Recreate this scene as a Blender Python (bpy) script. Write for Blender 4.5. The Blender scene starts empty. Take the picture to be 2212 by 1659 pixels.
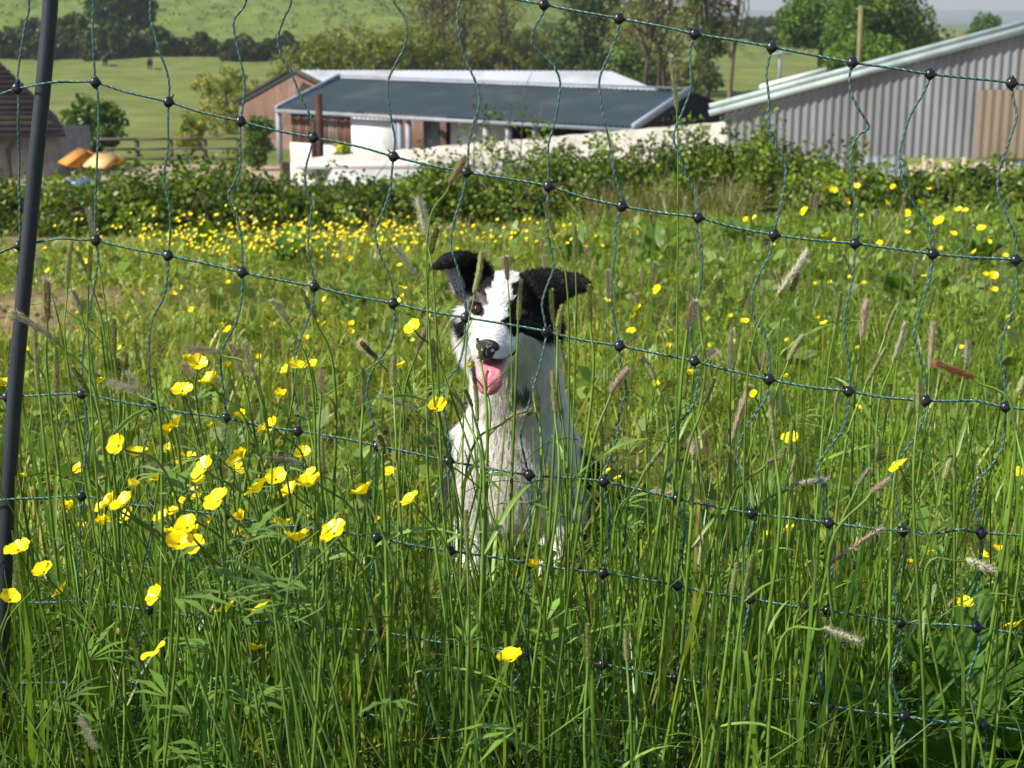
import bpy, bmesh, math, os
import numpy as np
from mathutils import Vector, Matrix

ONLY = ''
scene = bpy.context.scene
COL = scene.collection
R = math.radians
rng = np.random.default_rng(7)

# ------------------------------------------------------------------ camera, sky, sun, exposure
PITCH = R(13.8)
CAM_Z = 0.92
F_PX, CX, CY = 3197.0, 1106.0, 829.5          # focal length and centre of a 2212 px wide picture
cam_d = bpy.data.cameras.new('camera')
cam = bpy.data.objects.new('camera', cam_d)
COL.objects.link(cam)
cam.location = (0, 0, CAM_Z)
cam.rotation_euler = (math.pi / 2 - PITCH, 0, 0)
cam_d.sensor_width = 36.0
cam_d.lens = 36.0 * F_PX / 2212.0
cam_d.clip_start = 0.05
cam_d.clip_end = 12000
cam_d.dof.use_dof = True
cam_d.dof.focus_distance = 1.72
cam_d.dof.aperture_fstop = 14.5
scene.camera = cam

SUN_DIR = Vector((-0.68, -0.27, 0.62)).normalized()      # towards the sun
world = bpy.data.worlds.new('World')
scene.world = world
world.use_nodes = True
wn = world.node_tree
bg = wn.nodes['Background']
sky = wn.nodes.new('ShaderNodeTexSky')
sky.sky_type = 'NISHITA'
sky.sun_disc = False
sky.sun_elevation = math.asin(SUN_DIR.z)
sky.sun_rotation = math.atan2(SUN_DIR.x, SUN_DIR.y)
sky.air_density = 1.0
sky.dust_density = 0.25
sky.ozone_density = 2.5
wn.links.new(sky.outputs[0], bg.inputs[0])
bg.inputs[1].default_value = 0.085
sun_d = bpy.data.lights.new('sun', 'SUN')
sun_d.energy = 5.0
sun_d.angle = R(0.5)
sun_d.color = (1.0, 0.94, 0.83)
sun = bpy.data.objects.new('sun', sun_d)
COL.objects.link(sun)
sun.rotation_euler = SUN_DIR.to_track_quat('Z', 'Y').to_euler()
sun.location = (-30, -15, 40)
scene.view_settings.view_transform = 'Standard'
scene.view_settings.look = 'None'
scene.view_settings.exposure = 0.78
scene.view_settings.gamma = 1.0
scene.cycles.max_bounces = 8
scene.cycles.diffuse_bounces = 3
scene.cycles.transmission_bounces = 4
scene.cycles.transparent_max_bounces = 4

# ------------------------------------------------------------------ helpers
FWD = np.array([0, math.cos(PITCH), -math.sin(PITCH)])
UPV = np.array([0, math.sin(PITCH), math.cos(PITCH)])
RGT = np.array([1.0, 0, 0])
EYE = np.array([0, 0, CAM_Z])


def ray(px, py):
    return RGT * ((px - CX) / F_PX) + UPV * ((CY - py) / F_PX) + FWD


def PD(px, py, d):
    return EYE + ray(px, py) * d


def PY(px, py, y):
    r = ray(px, py)
    return EYE + r * (y / r[1])


def PZ(px, py, z):
    r = ray(px, py)
    return EYE + r * ((z - CAM_Z) / r[2])


def tag(o, label=None, cat=None, group=None, kind=None):
    if label: o['label'] = label
    if cat: o['category'] = cat
    if group: o['group'] = group
    if kind: o['kind'] = kind
    return o


def empty(name, loc=(0, 0, 0)):
    o = bpy.data.objects.new(name, None)
    o.empty_display_size = 0.05
    COL.objects.link(o)
    o.location = loc
    return o


def fast_mesh(name, V, F, mats=(), cols=None, smooth=False, midx=None):
    """V (n,3); F list of (m,k) index arrays; cols (n,3) stored as the point colour 'tint'."""
    V = np.asarray(V, dtype=np.float32).reshape(-1, 3)
    if not isinstance(F, (list, tuple)):
        F = [F]
    F = [np.asarray(f, dtype=np.int32) for f in F if len(f)]
    me = bpy.data.meshes.new(name)
    me.vertices.add(len(V))
    me.vertices.foreach_set('co', V.ravel())
    loops = np.concatenate([f.ravel() for f in F])
    sizes = np.concatenate([np.full(len(f), f.shape[1], dtype=np.int32) for f in F])
    starts = np.concatenate([[0], np.cumsum(sizes)[:-1]]).astype(np.int32)
    me.loops.add(len(loops))
    me.loops.foreach_set('vertex_index', loops)
    me.polygons.add(len(sizes))
    me.polygons.foreach_set('loop_start', starts)
    if midx is not None:
        me.polygons.foreach_set('material_index', np.asarray(midx, dtype=np.int32))
    if smooth:
        me.polygons.foreach_set('use_smooth', np.ones(len(sizes), dtype=bool))
    if cols is not None:
        a = me.attributes.new('tint', 'FLOAT_COLOR', 'POINT')
        c = np.ones((len(V), 4), dtype=np.float32)
        c[:, :3] = cols
        a.data.foreach_set('color', c.ravel())
    me.update(calc_edges=True)
    for m in mats:
        me.materials.append(m)
    return me


def link(name, me, parent=None, loc=None):
    o = bpy.data.objects.new(name, me)
    COL.objects.link(o)
    if parent is not None:
        o.parent = parent
    if loc is not None:
        o.location = loc
    return o


class MB:
    """Collects boxes, tubes and polygons; build() links them as ONE mesh object."""
    def __init__(s):
        s.v, s.f, s.n = [], {}, 0

    def add(s, V, F):
        V = np.asarray(V, float).reshape(-1, 3)
        for f in F:
            s.f.setdefault(len(f), []).append([i + s.n for i in f])
        s.v.append(V)
        s.n += len(V)
        return s

    def box(s, c, size, rz=0.0, axes=None):
        x, y, z = [v / 2 for v in size]
        P = np.array([[-x, -y, -z], [x, -y, -z], [x, y, -z], [-x, y, -z], [-x, -y, z], [x, -y, z], [x, y, z], [-x, y, z]])
        if axes is not None:
            P = P @ np.array(axes)
        else:
            cr, sr = math.cos(rz), math.sin(rz)
            P = P @ np.array([[cr, sr, 0], [-sr, cr, 0], [0, 0, 1]])
        return s.add(P + np.array(c), [(3, 2, 1, 0), (4, 5, 6, 7), (0, 1, 5, 4), (1, 2, 6, 5), (2, 3, 7, 6), (3, 0, 4, 7)])

    def bar(s, a, b, w, h):
        a, b = np.array(a, float), np.array(b, float)
        d = b - a
        L = np.linalg.norm(d)
        d /= L
        up = np.array([0, 0, 1.0]) if abs(d[2]) < 0.95 else np.array([0, 1.0, 0])
        sx = np.cross(d, up)
        sx /= np.linalg.norm(sx)
        u = np.cross(sx, d)
        return s.box((a + b) / 2, (L, w, h), axes=[d, sx, u])

    def tube(s, pts, rad, n=6, cap=True):
        pts = np.asarray(pts, float)
        V, F = tube_arrays(pts, rad, n)
        s.add(V, F.tolist())
        if cap:
            m = len(pts)
            s.add(np.zeros((0, 3)), [])
            base = s.n - len(V)
            s.f.setdefault(n, []).append([base + i for i in range(n)][::-1])
            s.f.setdefault(n, []).append([base + (m - 1) * n + i for i in range(n)])
        return s

    def mesh(s, name, mat, smooth=False, cols=None):
        V = np.concatenate(s.v)
        mats = mat if isinstance(mat, (list, tuple)) else [mat]
        return fast_mesh(name, V, [np.array(f) for f in s.f.values()], mats, smooth=smooth, cols=cols)

    def build(s, name, mat, parent=None, smooth=False):
        return link(name, s.mesh(name, mat, smooth), parent)


def part(mb, name, mat, root, smooth=False):
    o = mb.build(name, mat, root, smooth)
    o.matrix_parent_inverse = Matrix.Translation(-root.location)
    return o


def frames(pts):
    pts = np.asarray(pts, float)
    T = np.gradient(pts, axis=0)
    T /= np.linalg.norm(T, axis=1)[:, None] + 1e-12
    ref = np.array([0.0, 0, 1]) if abs(T[0, 2]) < 0.9 else np.array([1.0, 0, 0])
    N = np.cross(T, ref)
    bad = np.linalg.norm(N, axis=1) < 1e-3
    N[bad] = np.cross(T[bad], [0, 1.0, 0.3])
    N /= np.linalg.norm(N, axis=1)[:, None]
    B = np.cross(T, N)
    return T, N, B


def tube_arrays(pts, rad, n=6, phase=0.0):
    pts = np.asarray(pts, float)
    m = len(pts)
    rad = np.broadcast_to(np.asarray(rad, float), (m,))
    T, N, B = frames(pts)
    a = np.linspace(0, 2 * math.pi, n, endpoint=False) + phase
    V = pts[:, None, :] + rad[:, None, None] * (np.cos(a)[None, :, None] * N[:, None, :] + np.sin(a)[None, :, None] * B[:, None, :])
    i = np.arange(m - 1)[:, None] * n
    j = np.arange(n)[None, :]
    k = (np.arange(n)[None, :] + 1) % n
    F = np.stack([i + j, i + k, i + n + k, i + n + j], -1).reshape(-1, 4)
    return V.reshape(-1, 3), F


def catmull(P, per=8):
    P = np.asarray(P, float)
    Q = np.vstack([2 * P[0] - P[1], P, 2 * P[-1] - P[-2]])
    out = []
    t = np.linspace(0, 1, per, endpoint=False)[:, None]
    for i in range(len(P) - 1):
        a, b, c, d = Q[i], Q[i + 1], Q[i + 2], Q[i + 3]
        out.append(0.5 * (2 * b + (c - a) * t + (2 * a - 5 * b + 4 * c - d) * t ** 2 + (3 * b - a - 3 * c + d) * t ** 3))
    out.append(P[-1][None])
    return np.concatenate(out)


# ------------------------------------------------------------------ materials
def new_mat(name):
    m = bpy.data.materials.new(name)
    m.use_nodes = True
    nt = m.node_tree
    return m, nt, nt.nodes['Principled BSDF'], nt.nodes['Material Output']


def noise_ramp(nt, c1, c2, scale, lo=0.35, hi=0.65, detail=4, coord='Object', stretch=None):
    tc = nt.nodes.new('ShaderNodeTexCoord')
    src = tc.outputs[coord]
    if stretch:
        mp = nt.nodes.new('ShaderNodeMapping')
        mp.inputs['Scale'].default_value = stretch
        nt.links.new(src, mp.inputs[0])
        src = mp.outputs[0]
    no = nt.nodes.new('ShaderNodeTexNoise')
    no.inputs['Scale'].default_value = scale
    no.inputs['Detail'].default_value = detail
    nt.links.new(src, no.inputs['Vector'])
    cr = nt.nodes.new('ShaderNodeValToRGB')
    cr.color_ramp.elements[0].position = lo
    cr.color_ramp.elements[1].position = hi
    cr.color_ramp.elements[0].color = (*c1, 1)
    cr.color_ramp.elements[1].color = (*c2, 1)
    nt.links.new(no.outputs['Fac'], cr.inputs[0])
    return cr.outputs[0], no


def plain(name, c1, c2=None, scale=6.0, rough=0.6, spec=0.4, lo=0.35, hi=0.65, bump=0.0, stretch=None, metal=0.0, stain=None, sscale=1.3, slo=.52, shi=.72, sstretch=(1, 1, .18)):
    m, nt, b, out = new_mat(name)
    if c2 is None:
        c2 = tuple(v * 0.8 for v in c1)
    col, no = noise_ramp(nt, c1, c2, scale, lo, hi, stretch=stretch)
    if stain:
        fac, _ = noise_ramp(nt, (0, 0, 0), (1, 1, 1), sscale, slo, shi, 8, stretch=sstretch)
        mx = nt.nodes.new('ShaderNodeMixRGB')
        nt.links.new(fac, mx.inputs[0])
        nt.links.new(col, mx.inputs[1])
        mx.inputs[2].default_value = (*stain, 1)
        col = mx.outputs[0]
    nt.links.new(col, b.inputs['Base Color'])
    b.inputs['Roughness'].default_value = rough
    b.inputs['Specular IOR Level'].default_value = spec
    b.inputs['Metallic'].default_value = metal
    if bump:
        bp = nt.nodes.new('ShaderNodeBump')
        bp.inputs['Strength'].default_value = bump
        bp.inputs['Distance'].default_value = 0.02
        nt.links.new(no.outputs['Fac'], bp.inputs['Height'])
        nt.links.new(bp.outputs[0], b.inputs['Normal'])
    return m


def leafy(name, base, trans=0.35, tcol=None, rough=0.45, spec=0.35, vary=0.25, vscale=30.0):
    """Foliage: the point colour 'tint' times base, part diffuse/gloss, part translucent."""
    m, nt, b, out = new_mat(name)
    at = nt.nodes.new('ShaderNodeAttribute')
    at.attribute_name = 'tint'
    mul = nt.nodes.new('ShaderNodeMixRGB')
    mul.blend_type = 'MULTIPLY'
    mul.inputs[0].default_value = 1
    mul.inputs[2].default_value = (*base, 1)
    nt.links.new(at.outputs['Color'], mul.inputs[1])
    v, _ = noise_ramp(nt, (1 - vary,) * 3, (1 + vary,) * 3, vscale, 0.3, 0.7, 2)
    mul2 = nt.nodes.new('ShaderNodeMixRGB')
    mul2.blend_type = 'MULTIPLY'
    mul2.inputs[0].default_value = 1
    nt.links.new(mul.outputs[0], mul2.inputs[1])
    nt.links.new(v, mul2.inputs[2])
    nt.links.new(mul2.outputs[0], b.inputs['Base Color'])
    b.inputs['Roughness'].default_value = rough
    b.inputs['Specular IOR Level'].default_value = spec
    tr = nt.nodes.new('ShaderNodeBsdfTranslucent')
    mul3 = nt.nodes.new('ShaderNodeMixRGB')
    mul3.blend_type = 'MULTIPLY'
    mul3.inputs[0].default_value = 1
    mul3.inputs[2].default_value = (*(tcol or (1.5, 1.35, 0.6)), 1)
    nt.links.new(mul2.outputs[0], mul3.inputs[1])
    nt.links.new(mul3.outputs[0], tr.inputs[0])
    mx = nt.nodes.new('ShaderNodeMixShader')
    mx.inputs[0].default_value = trans
    nt.links.new(b.outputs[0], mx.inputs[1])
    nt.links.new(tr.outputs[0], mx.inputs[2])
    nt.links.new(mx.outputs[0], out.inputs[0])
    return m


M = {}
M['grass'] = leafy('grass_blade', (0.158, 0.245, 0.035), 0.26, rough=.38, spec=.45, vary=0.3, vscale=18)
M['leaf'] = leafy('leaf', (0.09, 0.15, 0.028), 0.3, vary=0.2, vscale=2)
M['stem'] = leafy('green_stem', (0.13, 0.21, 0.04), 0.15, vary=0.25, vscale=40)
M['dock'] = leafy('dock_leaf', (0.06, 0.115, 0.02), 0.3, vary=0.25, vscale=14, rough=.6, spec=.15)
M['bark'] = plain('bark', (0.10, 0.075, 0.05), (0.05, 0.04, 0.03), 3.0, 0.9, 0.1)
M['twig'] = plain('pale_twig', (0.20, 0.15, 0.10), (0.12, 0.09, 0.06), 3.0, 0.9, 0.1)
M['head'] = leafy('seed_head', (1, 1, 1), 0.25, (1.1, 1.0, 0.8), rough=0.8, spec=0.1, vary=0.15, vscale=300)
M['petal'] = leafy('yellow_petal', (0.93, 0.75, 0.004), 0.2, (1.05, 1.0, 0.7), rough=0.3, spec=0.4, vary=0.06, vscale=200)
M['stamen'] = leafy('stamen', (0.62, 0.48, 0.03), 0.1, rough=0.6, vary=0.3, vscale=900)


def yel_tint(c):
    return c
# ------------------------------------------------------------------ terrain
PROF_Y = np.array([-30, 0, 1.6, 2.6, 6, 10, 13, 18, 30, 40, 60, 100, 150, 165, 6000.])
PROF_Z = np.array([1.2, 0, -.08, -.13, -.31, -.55, -.82, -1.55, -2.75, -3.25, -3.95, -4.2, -4.1, -4.1, -4.1])


def sstep(a, b, x):
    t = np.clip((x - a) / (b - a), 0, 1)
    return t * t * (3 - 2 * t)


def zt(x, y):
    x = np.asarray(x, float)
    y = np.asarray(y, float)
    z = np.interp(y, PROF_Y, PROF_Z)
    z = z + np.where(x < 0, .03, .035) * np.clip(x, -3, 6) * sstep(3, 9, y) * (1 - sstep(13, 24, y))
    amp = np.interp(x + 0.12 * (y - 160), [-150, -60, -8, 12, 34, 60, 120, 400], [44, 40, 36, 24, 9, 3.5, 2.0, 2.0])
    z = z + amp * sstep(150, 320, y) * (1 - 0.96 * sstep(420, 900, y))
    z = z + 0.25 * np.sin(x * 0.31 + 1) * np.cos(y * 0.23) * sstep(20, 60, y)
    z = z + 0.02 * np.sin(x * 2.1) * np.cos(y * 1.7 + .4) * sstep(1, 4, y)
    return z


def grid_axis(lo_near, hi_near, step, lim, grow=1.12):
    a = list(np.arange(lo_near, hi_near + 1e-6, step))
    s = step
    while a[-1] < lim:
        s *= grow
        a.append(a[-1] + s)
    return np.array(a)


ys = np.concatenate([[-40, -20, -8], grid_axis(-3, 14, 0.2, 5200, 1.05)])
xp = grid_axis(0, 6, 0.25, 4200, 1.06)
xs = np.concatenate([-xp[:0:-1], xp])
GX, GY = np.meshgrid(xs, ys)
GZ = zt(GX, GY)
nx, ny = len(xs), len(ys)
ii = (np.arange(ny - 1)[:, None] * nx + np.arange(nx - 1)[None, :]).ravel()
TF = np.stack([ii, ii + 1, ii + nx + 1, ii + nx], -1)
tc = np.zeros((ny, nx, 3))
tc[:] = (0.165, 0.20, 0.055)                                    # far pasture
soil = sstep(16, 13, GY)[..., None]
tc = tc * (1 - soil) + np.array([0.075, 0.07, 0.03]) * soil
path = (np.exp(-((GX + 2.35) / 0.75) ** 2) * np.exp(-((GY - 6.6) / 1.1) ** 2))[..., None]
tc = tc * (1 - np.clip(path * 1.3, 0, 1)) + np.array([0.27, 0.18, 0.11]) * np.clip(path * 1.3, 0, 1)
pale = (sstep(8.3, 9.6, GY) * sstep(14.5, 13, GY) * sstep(-1.2, -2.2, GX))[..., None]
tc = tc * (1 - pale * .8) + np.array([0.24, 0.19, 0.10]) * pale * .8
yard = (sstep(19, 22, GY) * sstep(46.5, 44.5, GY) * sstep(-24, -20, GX) * sstep(24, 20, GX))[..., None]
tc = tc * (1 - yard) + np.array([0.42, 0.33, 0.25]) * yard
rough = (sstep(13, 16, GY) * sstep(22, 19, GY))[..., None]
tc = tc * (1 - rough) + np.array([0.07, 0.075, 0.03]) * rough
hil = sstep(165, 185, GY)[..., None] * sstep(40, 5, GX)[..., None]
tc = tc * (1 - hil) + np.array([0.15, 0.205, 0.052]) * hil
tan = (np.exp(-((GY - 285) / 30) ** 2) * sstep(20, 40, GX))[..., None]
tc = tc * (1 - tan) + np.array([0.30, 0.24, 0.12]) * tan
far = sstep(700, 1500, GY)[..., None]
tc = tc * (1 - far) + np.array([0.10, 0.15, 0.06]) * far


def ground_mat():
    m, nt, b, out = new_mat('ground')
    at = nt.nodes.new('ShaderNodeAttribute')
    at.attribute_name = 'tint'
    v, no = noise_ramp(nt, (0.62, 0.62, 0.62), (1.3, 1.25, 1.15), 0.35, 0.25, 0.75, 8)
    v2, no2 = noise_ramp(nt, (0.75, 0.75, 0.75), (1.15, 1.15, 1.15), 9.0, 0.3, 0.7, 6)
    prev = at.outputs['Color']
    for q in (v, v2):
        mu = nt.nodes.new('ShaderNodeMixRGB')
        mu.blend_type = 'MULTIPLY'
        mu.inputs[0].default_value = 1
        nt.links.new(prev, mu.inputs[1])
        nt.links.new(q, mu.inputs[2])
        prev = mu.outputs[0]
    nt.links.new(prev, b.inputs['Base Color'])
    b.inputs['Roughness'].default_value = 0.95
    b.inputs['Specular IOR Level'].default_value = 0.1
    bp = nt.nodes.new('ShaderNodeBump')
    bp.inputs['Strength'].default_value = 0.5
    bp.inputs['Distance'].default_value = 0.05
    nt.links.new(no2.outputs['Fac'], bp.inputs['Height'])
    nt.links.new(bp.outputs[0], b.inputs['Normal'])
    return m


M['ground'] = ground_mat()
BG = not ONLY or 'bg' in ONLY
if BG or 'terrain' in ONLY or 'grass' in ONLY:
    g = link('ground', fast_mesh('ground', np.stack([GX, GY, GZ], -1), TF, [M['ground']], tc.reshape(-1, 3), smooth=True))
    tag(g, 'grassy meadow sloping down to the farmyard and up the hillside', 'ground', kind='structure')


# ------------------------------------------------------------------ foliage helpers
def leaf_quads(P, size, up=0.3, rg=rng, aspect=0.6, jit=0.4, bent=False):
    """Leaf-shaped four-corner faces at points P, random directions."""
    n = len(P)
    s = size * (1 + jit * rg.uniform(-1, 1, n))
    N = rg.normal(size=(n, 3))
    N[:, 2] = N[:, 2] + up
    N /= np.linalg.norm(N, axis=1)[:, None]
    D = np.cross(N, rg.normal(size=(n, 3)))
    D /= np.linalg.norm(D, axis=1)[:, None] + 1e-9
    S = np.cross(N, D)
    D = D * s[:, None] * 0.5
    S = S * (s * aspect * 0.5)[:, None]
    V = np.stack([P - D, P + S - 0.15 * D, P + D, P - S - 0.15 * D], 1)
    F = np.arange(4 * n).reshape(n, 4)
    return V.reshape(-1, 3), F


def clumps(C, Rr, per, rg=rng):
    """per points around each clump centre C with radius Rr."""
    n = len(C)
    d = rg.normal(size=(n, per, 3))
    d /= np.linalg.norm(d, axis=2)[..., None]
    r = rg.uniform(0.25, 1, (n, per, 1)) ** 0.5
    return C[:, None, :] + d * r * np.asarray(Rr).reshape(-1, 1, 1)


def crown_points(blobs, n, rg=rng):
    """Clump centres inside a list of (centre, radii) ellipsoids, biased to the shell."""
    vol = np.array([b[1][0] * b[1][1] * b[1][2] for b in blobs]) ** 0.67
    k = rg.choice(len(blobs), n, p=vol / vol.sum())
    c = np.array([b[0] for b in blobs])[k]
    r = np.array([b[1] for b in blobs])[k]
    d = rg.normal(size=(n, 3))
    d /= np.linalg.norm(d, axis=1)[:, None]
    rad = rg.uniform(0.15, 1.0, n) ** 0.4
    return c + d * r * rad[:, None]


def foliage_mesh(name, centres, crad, per, size, tints, rg=rng, aspect=0.65, mat='leaf', up=0.3):
    n = len(centres)
    P = clumps(centres, crad, per, rg).reshape(-1, 3)
    V, F = leaf_quads(P, size, up, rg, aspect)
    ti = np.array(tints)[rg.integers(0, len(tints), n)]
    ti = ti * rg.uniform(0.75, 1.25, (n, 1))
    ti = np.repeat(ti, per, 0) * rg.uniform(0.75, 1.25, (n * per, 1))
    return fast_mesh(name, V, F, [M[mat]], np.repeat(ti, 4, 0))


def limbs(base, tips, r0, rg, sag=0.1):
    mb = MB()
    base = np.array(base, float)
    for t in tips:
        t = np.array(t, float)
        L = np.linalg.norm(t - base)
        mid = base * 0.55 + t * 0.45 + rg.normal(size=3) * L * 0.06 + np.array([0, 0, L * 0.05])
        pts = catmull([base, mid, t], 5)
        mb.tube(pts, np.linspace(r0, r0 * 0.2, len(pts)), 5)
    return mb


def make_tree(name, label, base, h, blobs, nclump, crad, per, size, tints, trunk_r, lean=(0, 0), group=None, cat='tree', bark='bark', limb_n=7, seed=1, mat='leaf'):
    """A tree or shrub: trunk with limbs, and a crown of leaf clumps. blobs are relative to the base, in units of h."""
    rg = np.random.default_rng(seed)
    base = np.array(base, float)
    t = empty(name, base)
    tag(t, label, cat, group)
    bl = [(np.array(c) * h, np.array(r) * h) for c, r in blobs]
    C = crown_points(bl, nclump, rg)
    top = np.array([lean[0] * h, lean[1] * h, h * 0.62])
    mb = MB()
    pts = catmull([(0, 0, -0.3), (top[0] * 0.2, top[1] * 0.2, h * 0.2), top * 0.75 + rg.normal(size=3) * h * 0.01, top + np.array([0, 0, h * 0.15])], 6)
    mb.tube(pts, np.linspace(trunk_r, trunk_r * 0.25, len(pts)), 7)
    tips = C[rg.choice(len(C), min(limb_n, len(C)), replace=False)]
    for q in tips:
        s = pts[rg.integers(len(pts) // 3, len(pts) - 1)]
        mid = s * 0.5 + q * 0.5 + rg.normal(size=3) * h * 0.03
        lp = catmull([s, mid, q], 4)
        mb.tube(lp, np.linspace(trunk_r * 0.4, trunk_r * 0.08, len(lp)), 5)
    mb.build('trunk', M[bark], t, smooth=True)
    link('crown', foliage_mesh('crown', C, crad * rg.uniform(0.6, 1.3, len(C)), per, size, tints, rg, mat=mat), t)
    return t


G_DARK = [(0.55, 0.62, 0.6), (0.4, 0.5, 0.5), (0.75, 0.8, 0.6)]
G_HEDGE = [(0.5, 0.52, 0.45), (0.4, 0.45, 0.42), (0.7, 0.7, 0.45), (1.1, 0.95, 0.55)]
G_OAK = [(1.3, 1.3, 0.75), (0.95, 1.1, 0.7), (1.6, 1.5, 0.75), (0.75, 0.85, 0.6)]
G_OLIVE = [(1.9, 1.3, 0.9), (1.5, 1.1, 0.8), (2.2, 1.5, 0.95)]
G_YEL = [(3.3, 1.95, 1.2), (2.8, 1.85, 1.1), (2.0, 1.6, 0.9)]
G_MID = [(1.1, 1.2, 0.8), (1.4, 1.4, 0.9), (0.8, 0.95, 0.7)]
G_BRAM = [(1.1, 1.05, 0.7), (1.7, 1.5, 0.9), (0.75, 0.8, 0.6), (2.2, 1.85, 1.0)]
G_BARE = [(2.1, 1.35, 1.1), (1.8, 1.15, 1.1)]


def tree_at(px, py_base, y, px_h, *a, **k):
    """Place a tree: foot at picture column px at distance y on the ground, height from picture height px_h."""
    x = (px - CX) / F_PX * y
    d = y * math.cos(PITCH) + 1
    return np.array([x * d / y, y, float(zt(x * d / y, y))]), px_h / F_PX * d


def ray_x(px, y):
    r = ray(px, 60)
    return r[0] * y / r[1]


def std_blobs(seed, n=7, w=0.42, low=0.25):
    rg = np.random.default_rng(seed)
    out = [((0, 0, 0.62), (w * 0.75, w * 0.75, 0.36))]
    for i in range(n):
        a = rg.uniform(0, 2 * math.pi)
        rr = rg.uniform(0.35, 0.95) * w * 0.75
        z = rg.uniform(low + 0.12, 0.85)
        s = rg.uniform(0.3, 0.55) * w * (1.1 - 0.5 * abs(z - 0.55))
        out.append(((rr * math.cos(a), rr * math.sin(a), z), (s * 1.1, s * 1.1, s * 0.85)))
    return out
# ------------------------------------------------------------------ farm buildings
def sheet_mat(name, c1, c2, rough=0.45, metal=0.0, scale=2.0, spec=0.4, stretch=(1, 1, 0.15), **k):
    return plain(name, c1, c2, scale, rough, spec, 0.3, 0.7, stretch=stretch, metal=metal, **k)


M['dark_roof'] = sheet_mat('dark_green_sheet', (0.037, 0.057, 0.062), (0.051, 0.073, 0.078), 0.5, 0, 1.0, 0.35, (1, 1, 1), stain=(.085, .10, .095), sscale=.6, sstretch=(1, 1, 1))
M['pale_roof'] = sheet_mat('pale_grey_sheet', (0.42, 0.44, 0.48), (0.5, 0.52, 0.55), 0.55, 0, 0.6, 0.3, (1, 1, 1), stain=(.28, .28, .29), sscale=.5, sstretch=(1, 1, 1))
M['grey_sheet'] = sheet_mat('grey_corrugated_sheet', (0.255, 0.268, 0.275), (0.14, 0.147, 0.15), 0.7, 0, 0.9, 0.2, (1, 1, 0.25), stain=(.15, .115, .085), sscale=.8, slo=.54, shi=.8)
M['teal_trim'] = plain('faded_teal_paint', (0.42, 0.50, 0.48), (0.26, 0.32, 0.30), 1.6, 0.7, 0.2, 0.4, 0.7)
M['timber'] = plain('red_brown_timber', (0.24, 0.14, 0.11), (0.15, 0.085, 0.065), 3.0, 0.8, 0.2, stretch=(6, 6, 0.4), stain=(.27, .22, .19), sscale=2.5)
M['white_wall'] = plain('white_painted_wall', (0.78, 0.77, 0.75), (0.68, 0.67, 0.64), 1.0, 0.7, 0.3, stain=(.42, .38, .32), sscale=1.6, slo=.55, shi=.8, sstretch=(1, 1, .4))
M['cream_sheet'] = plain('cream_roof_sheet', (0.72, 0.64, 0.52), (0.62, 0.55, 0.44), 0.8, 0.7, 0.2, stain=(.5, .44, .36), sscale=.7, sstretch=(1, 1, 1))
M['galv'] = plain('galvanised_steel', (0.27, 0.30, 0.34), (0.20, 0.23, 0.27), 3, 0.5, 0.5)
M['rust'] = plain('rusty_steel', (0.085, 0.034, 0.025), (0.05, 0.022, 0.018), 8, 0.8, 0.2)
M['dark'] = plain('dark_interior', (0.03, 0.028, 0.026), (0.02, 0.02, 0.02), 3, 0.9, 0.1)
M['tan_panel'] = plain('tan_sheet_panel', (0.25, 0.20, 0.145), (0.18, 0.14, 0.10), 1.0, 0.8, 0.2, stretch=(1, 1, 0.3))
M['raw_board'] = plain('weathered_board', (0.52, 0.42, 0.31), (0.36, 0.28, 0.21), 3.0, 0.85, 0.2, stretch=(4, 4, 0.5))
M['tile'] = plain('brown_roof_tile', (0.10, 0.062, 0.055), (0.06, 0.04, 0.038), 2.2, 0.8, 0.2, bump=0.4)
M['stone'] = plain('grey_stone', (0.34, 0.30, 0.25), (0.22, 0.19, 0.16), 3.5, 0.9, 0.2, bump=0.6)
M['orange_wood'] = plain('orange_stained_wood', (0.62, 0.28, 0.05), (0.5, 0.2, 0.03), 3, 0.7, 0.3)
M['pale_wood'] = plain('pale_orange_board', (0.75, 0.48, 0.2), (0.66, 0.4, 0.15), 3, 0.7, 0.3)
M['blue_plastic'] = plain('blue_plastic', (0.05, 0.13, 0.36), (0.04, 0.10, 0.28), 3, 0.4, 0.5)
M['post_wood'] = plain('grey_fence_wood', (0.13, 0.11, 0.075), (0.08, 0.065, 0.045), 4, 0.9, 0.2, stretch=(5, 5, 0.6))
M['rail_wood'] = plain('dark_rail_wood', (0.085, 0.07, 0.05), (0.05, 0.04, 0.03), 4, 0.9, 0.2)
M['pole_wood'] = plain('yellow_green_pole_wood', (0.22, 0.19, 0.08), (0.16, 0.14, 0.06), 2, 0.9, 0.2)
M['cow'] = plain('black_hide', (0.012, 0.01, 0.01), (0.02, 0.016, 0.015), 4, 0.6, 0.3)
M['yellow_bush'] = M['leaf']


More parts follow.
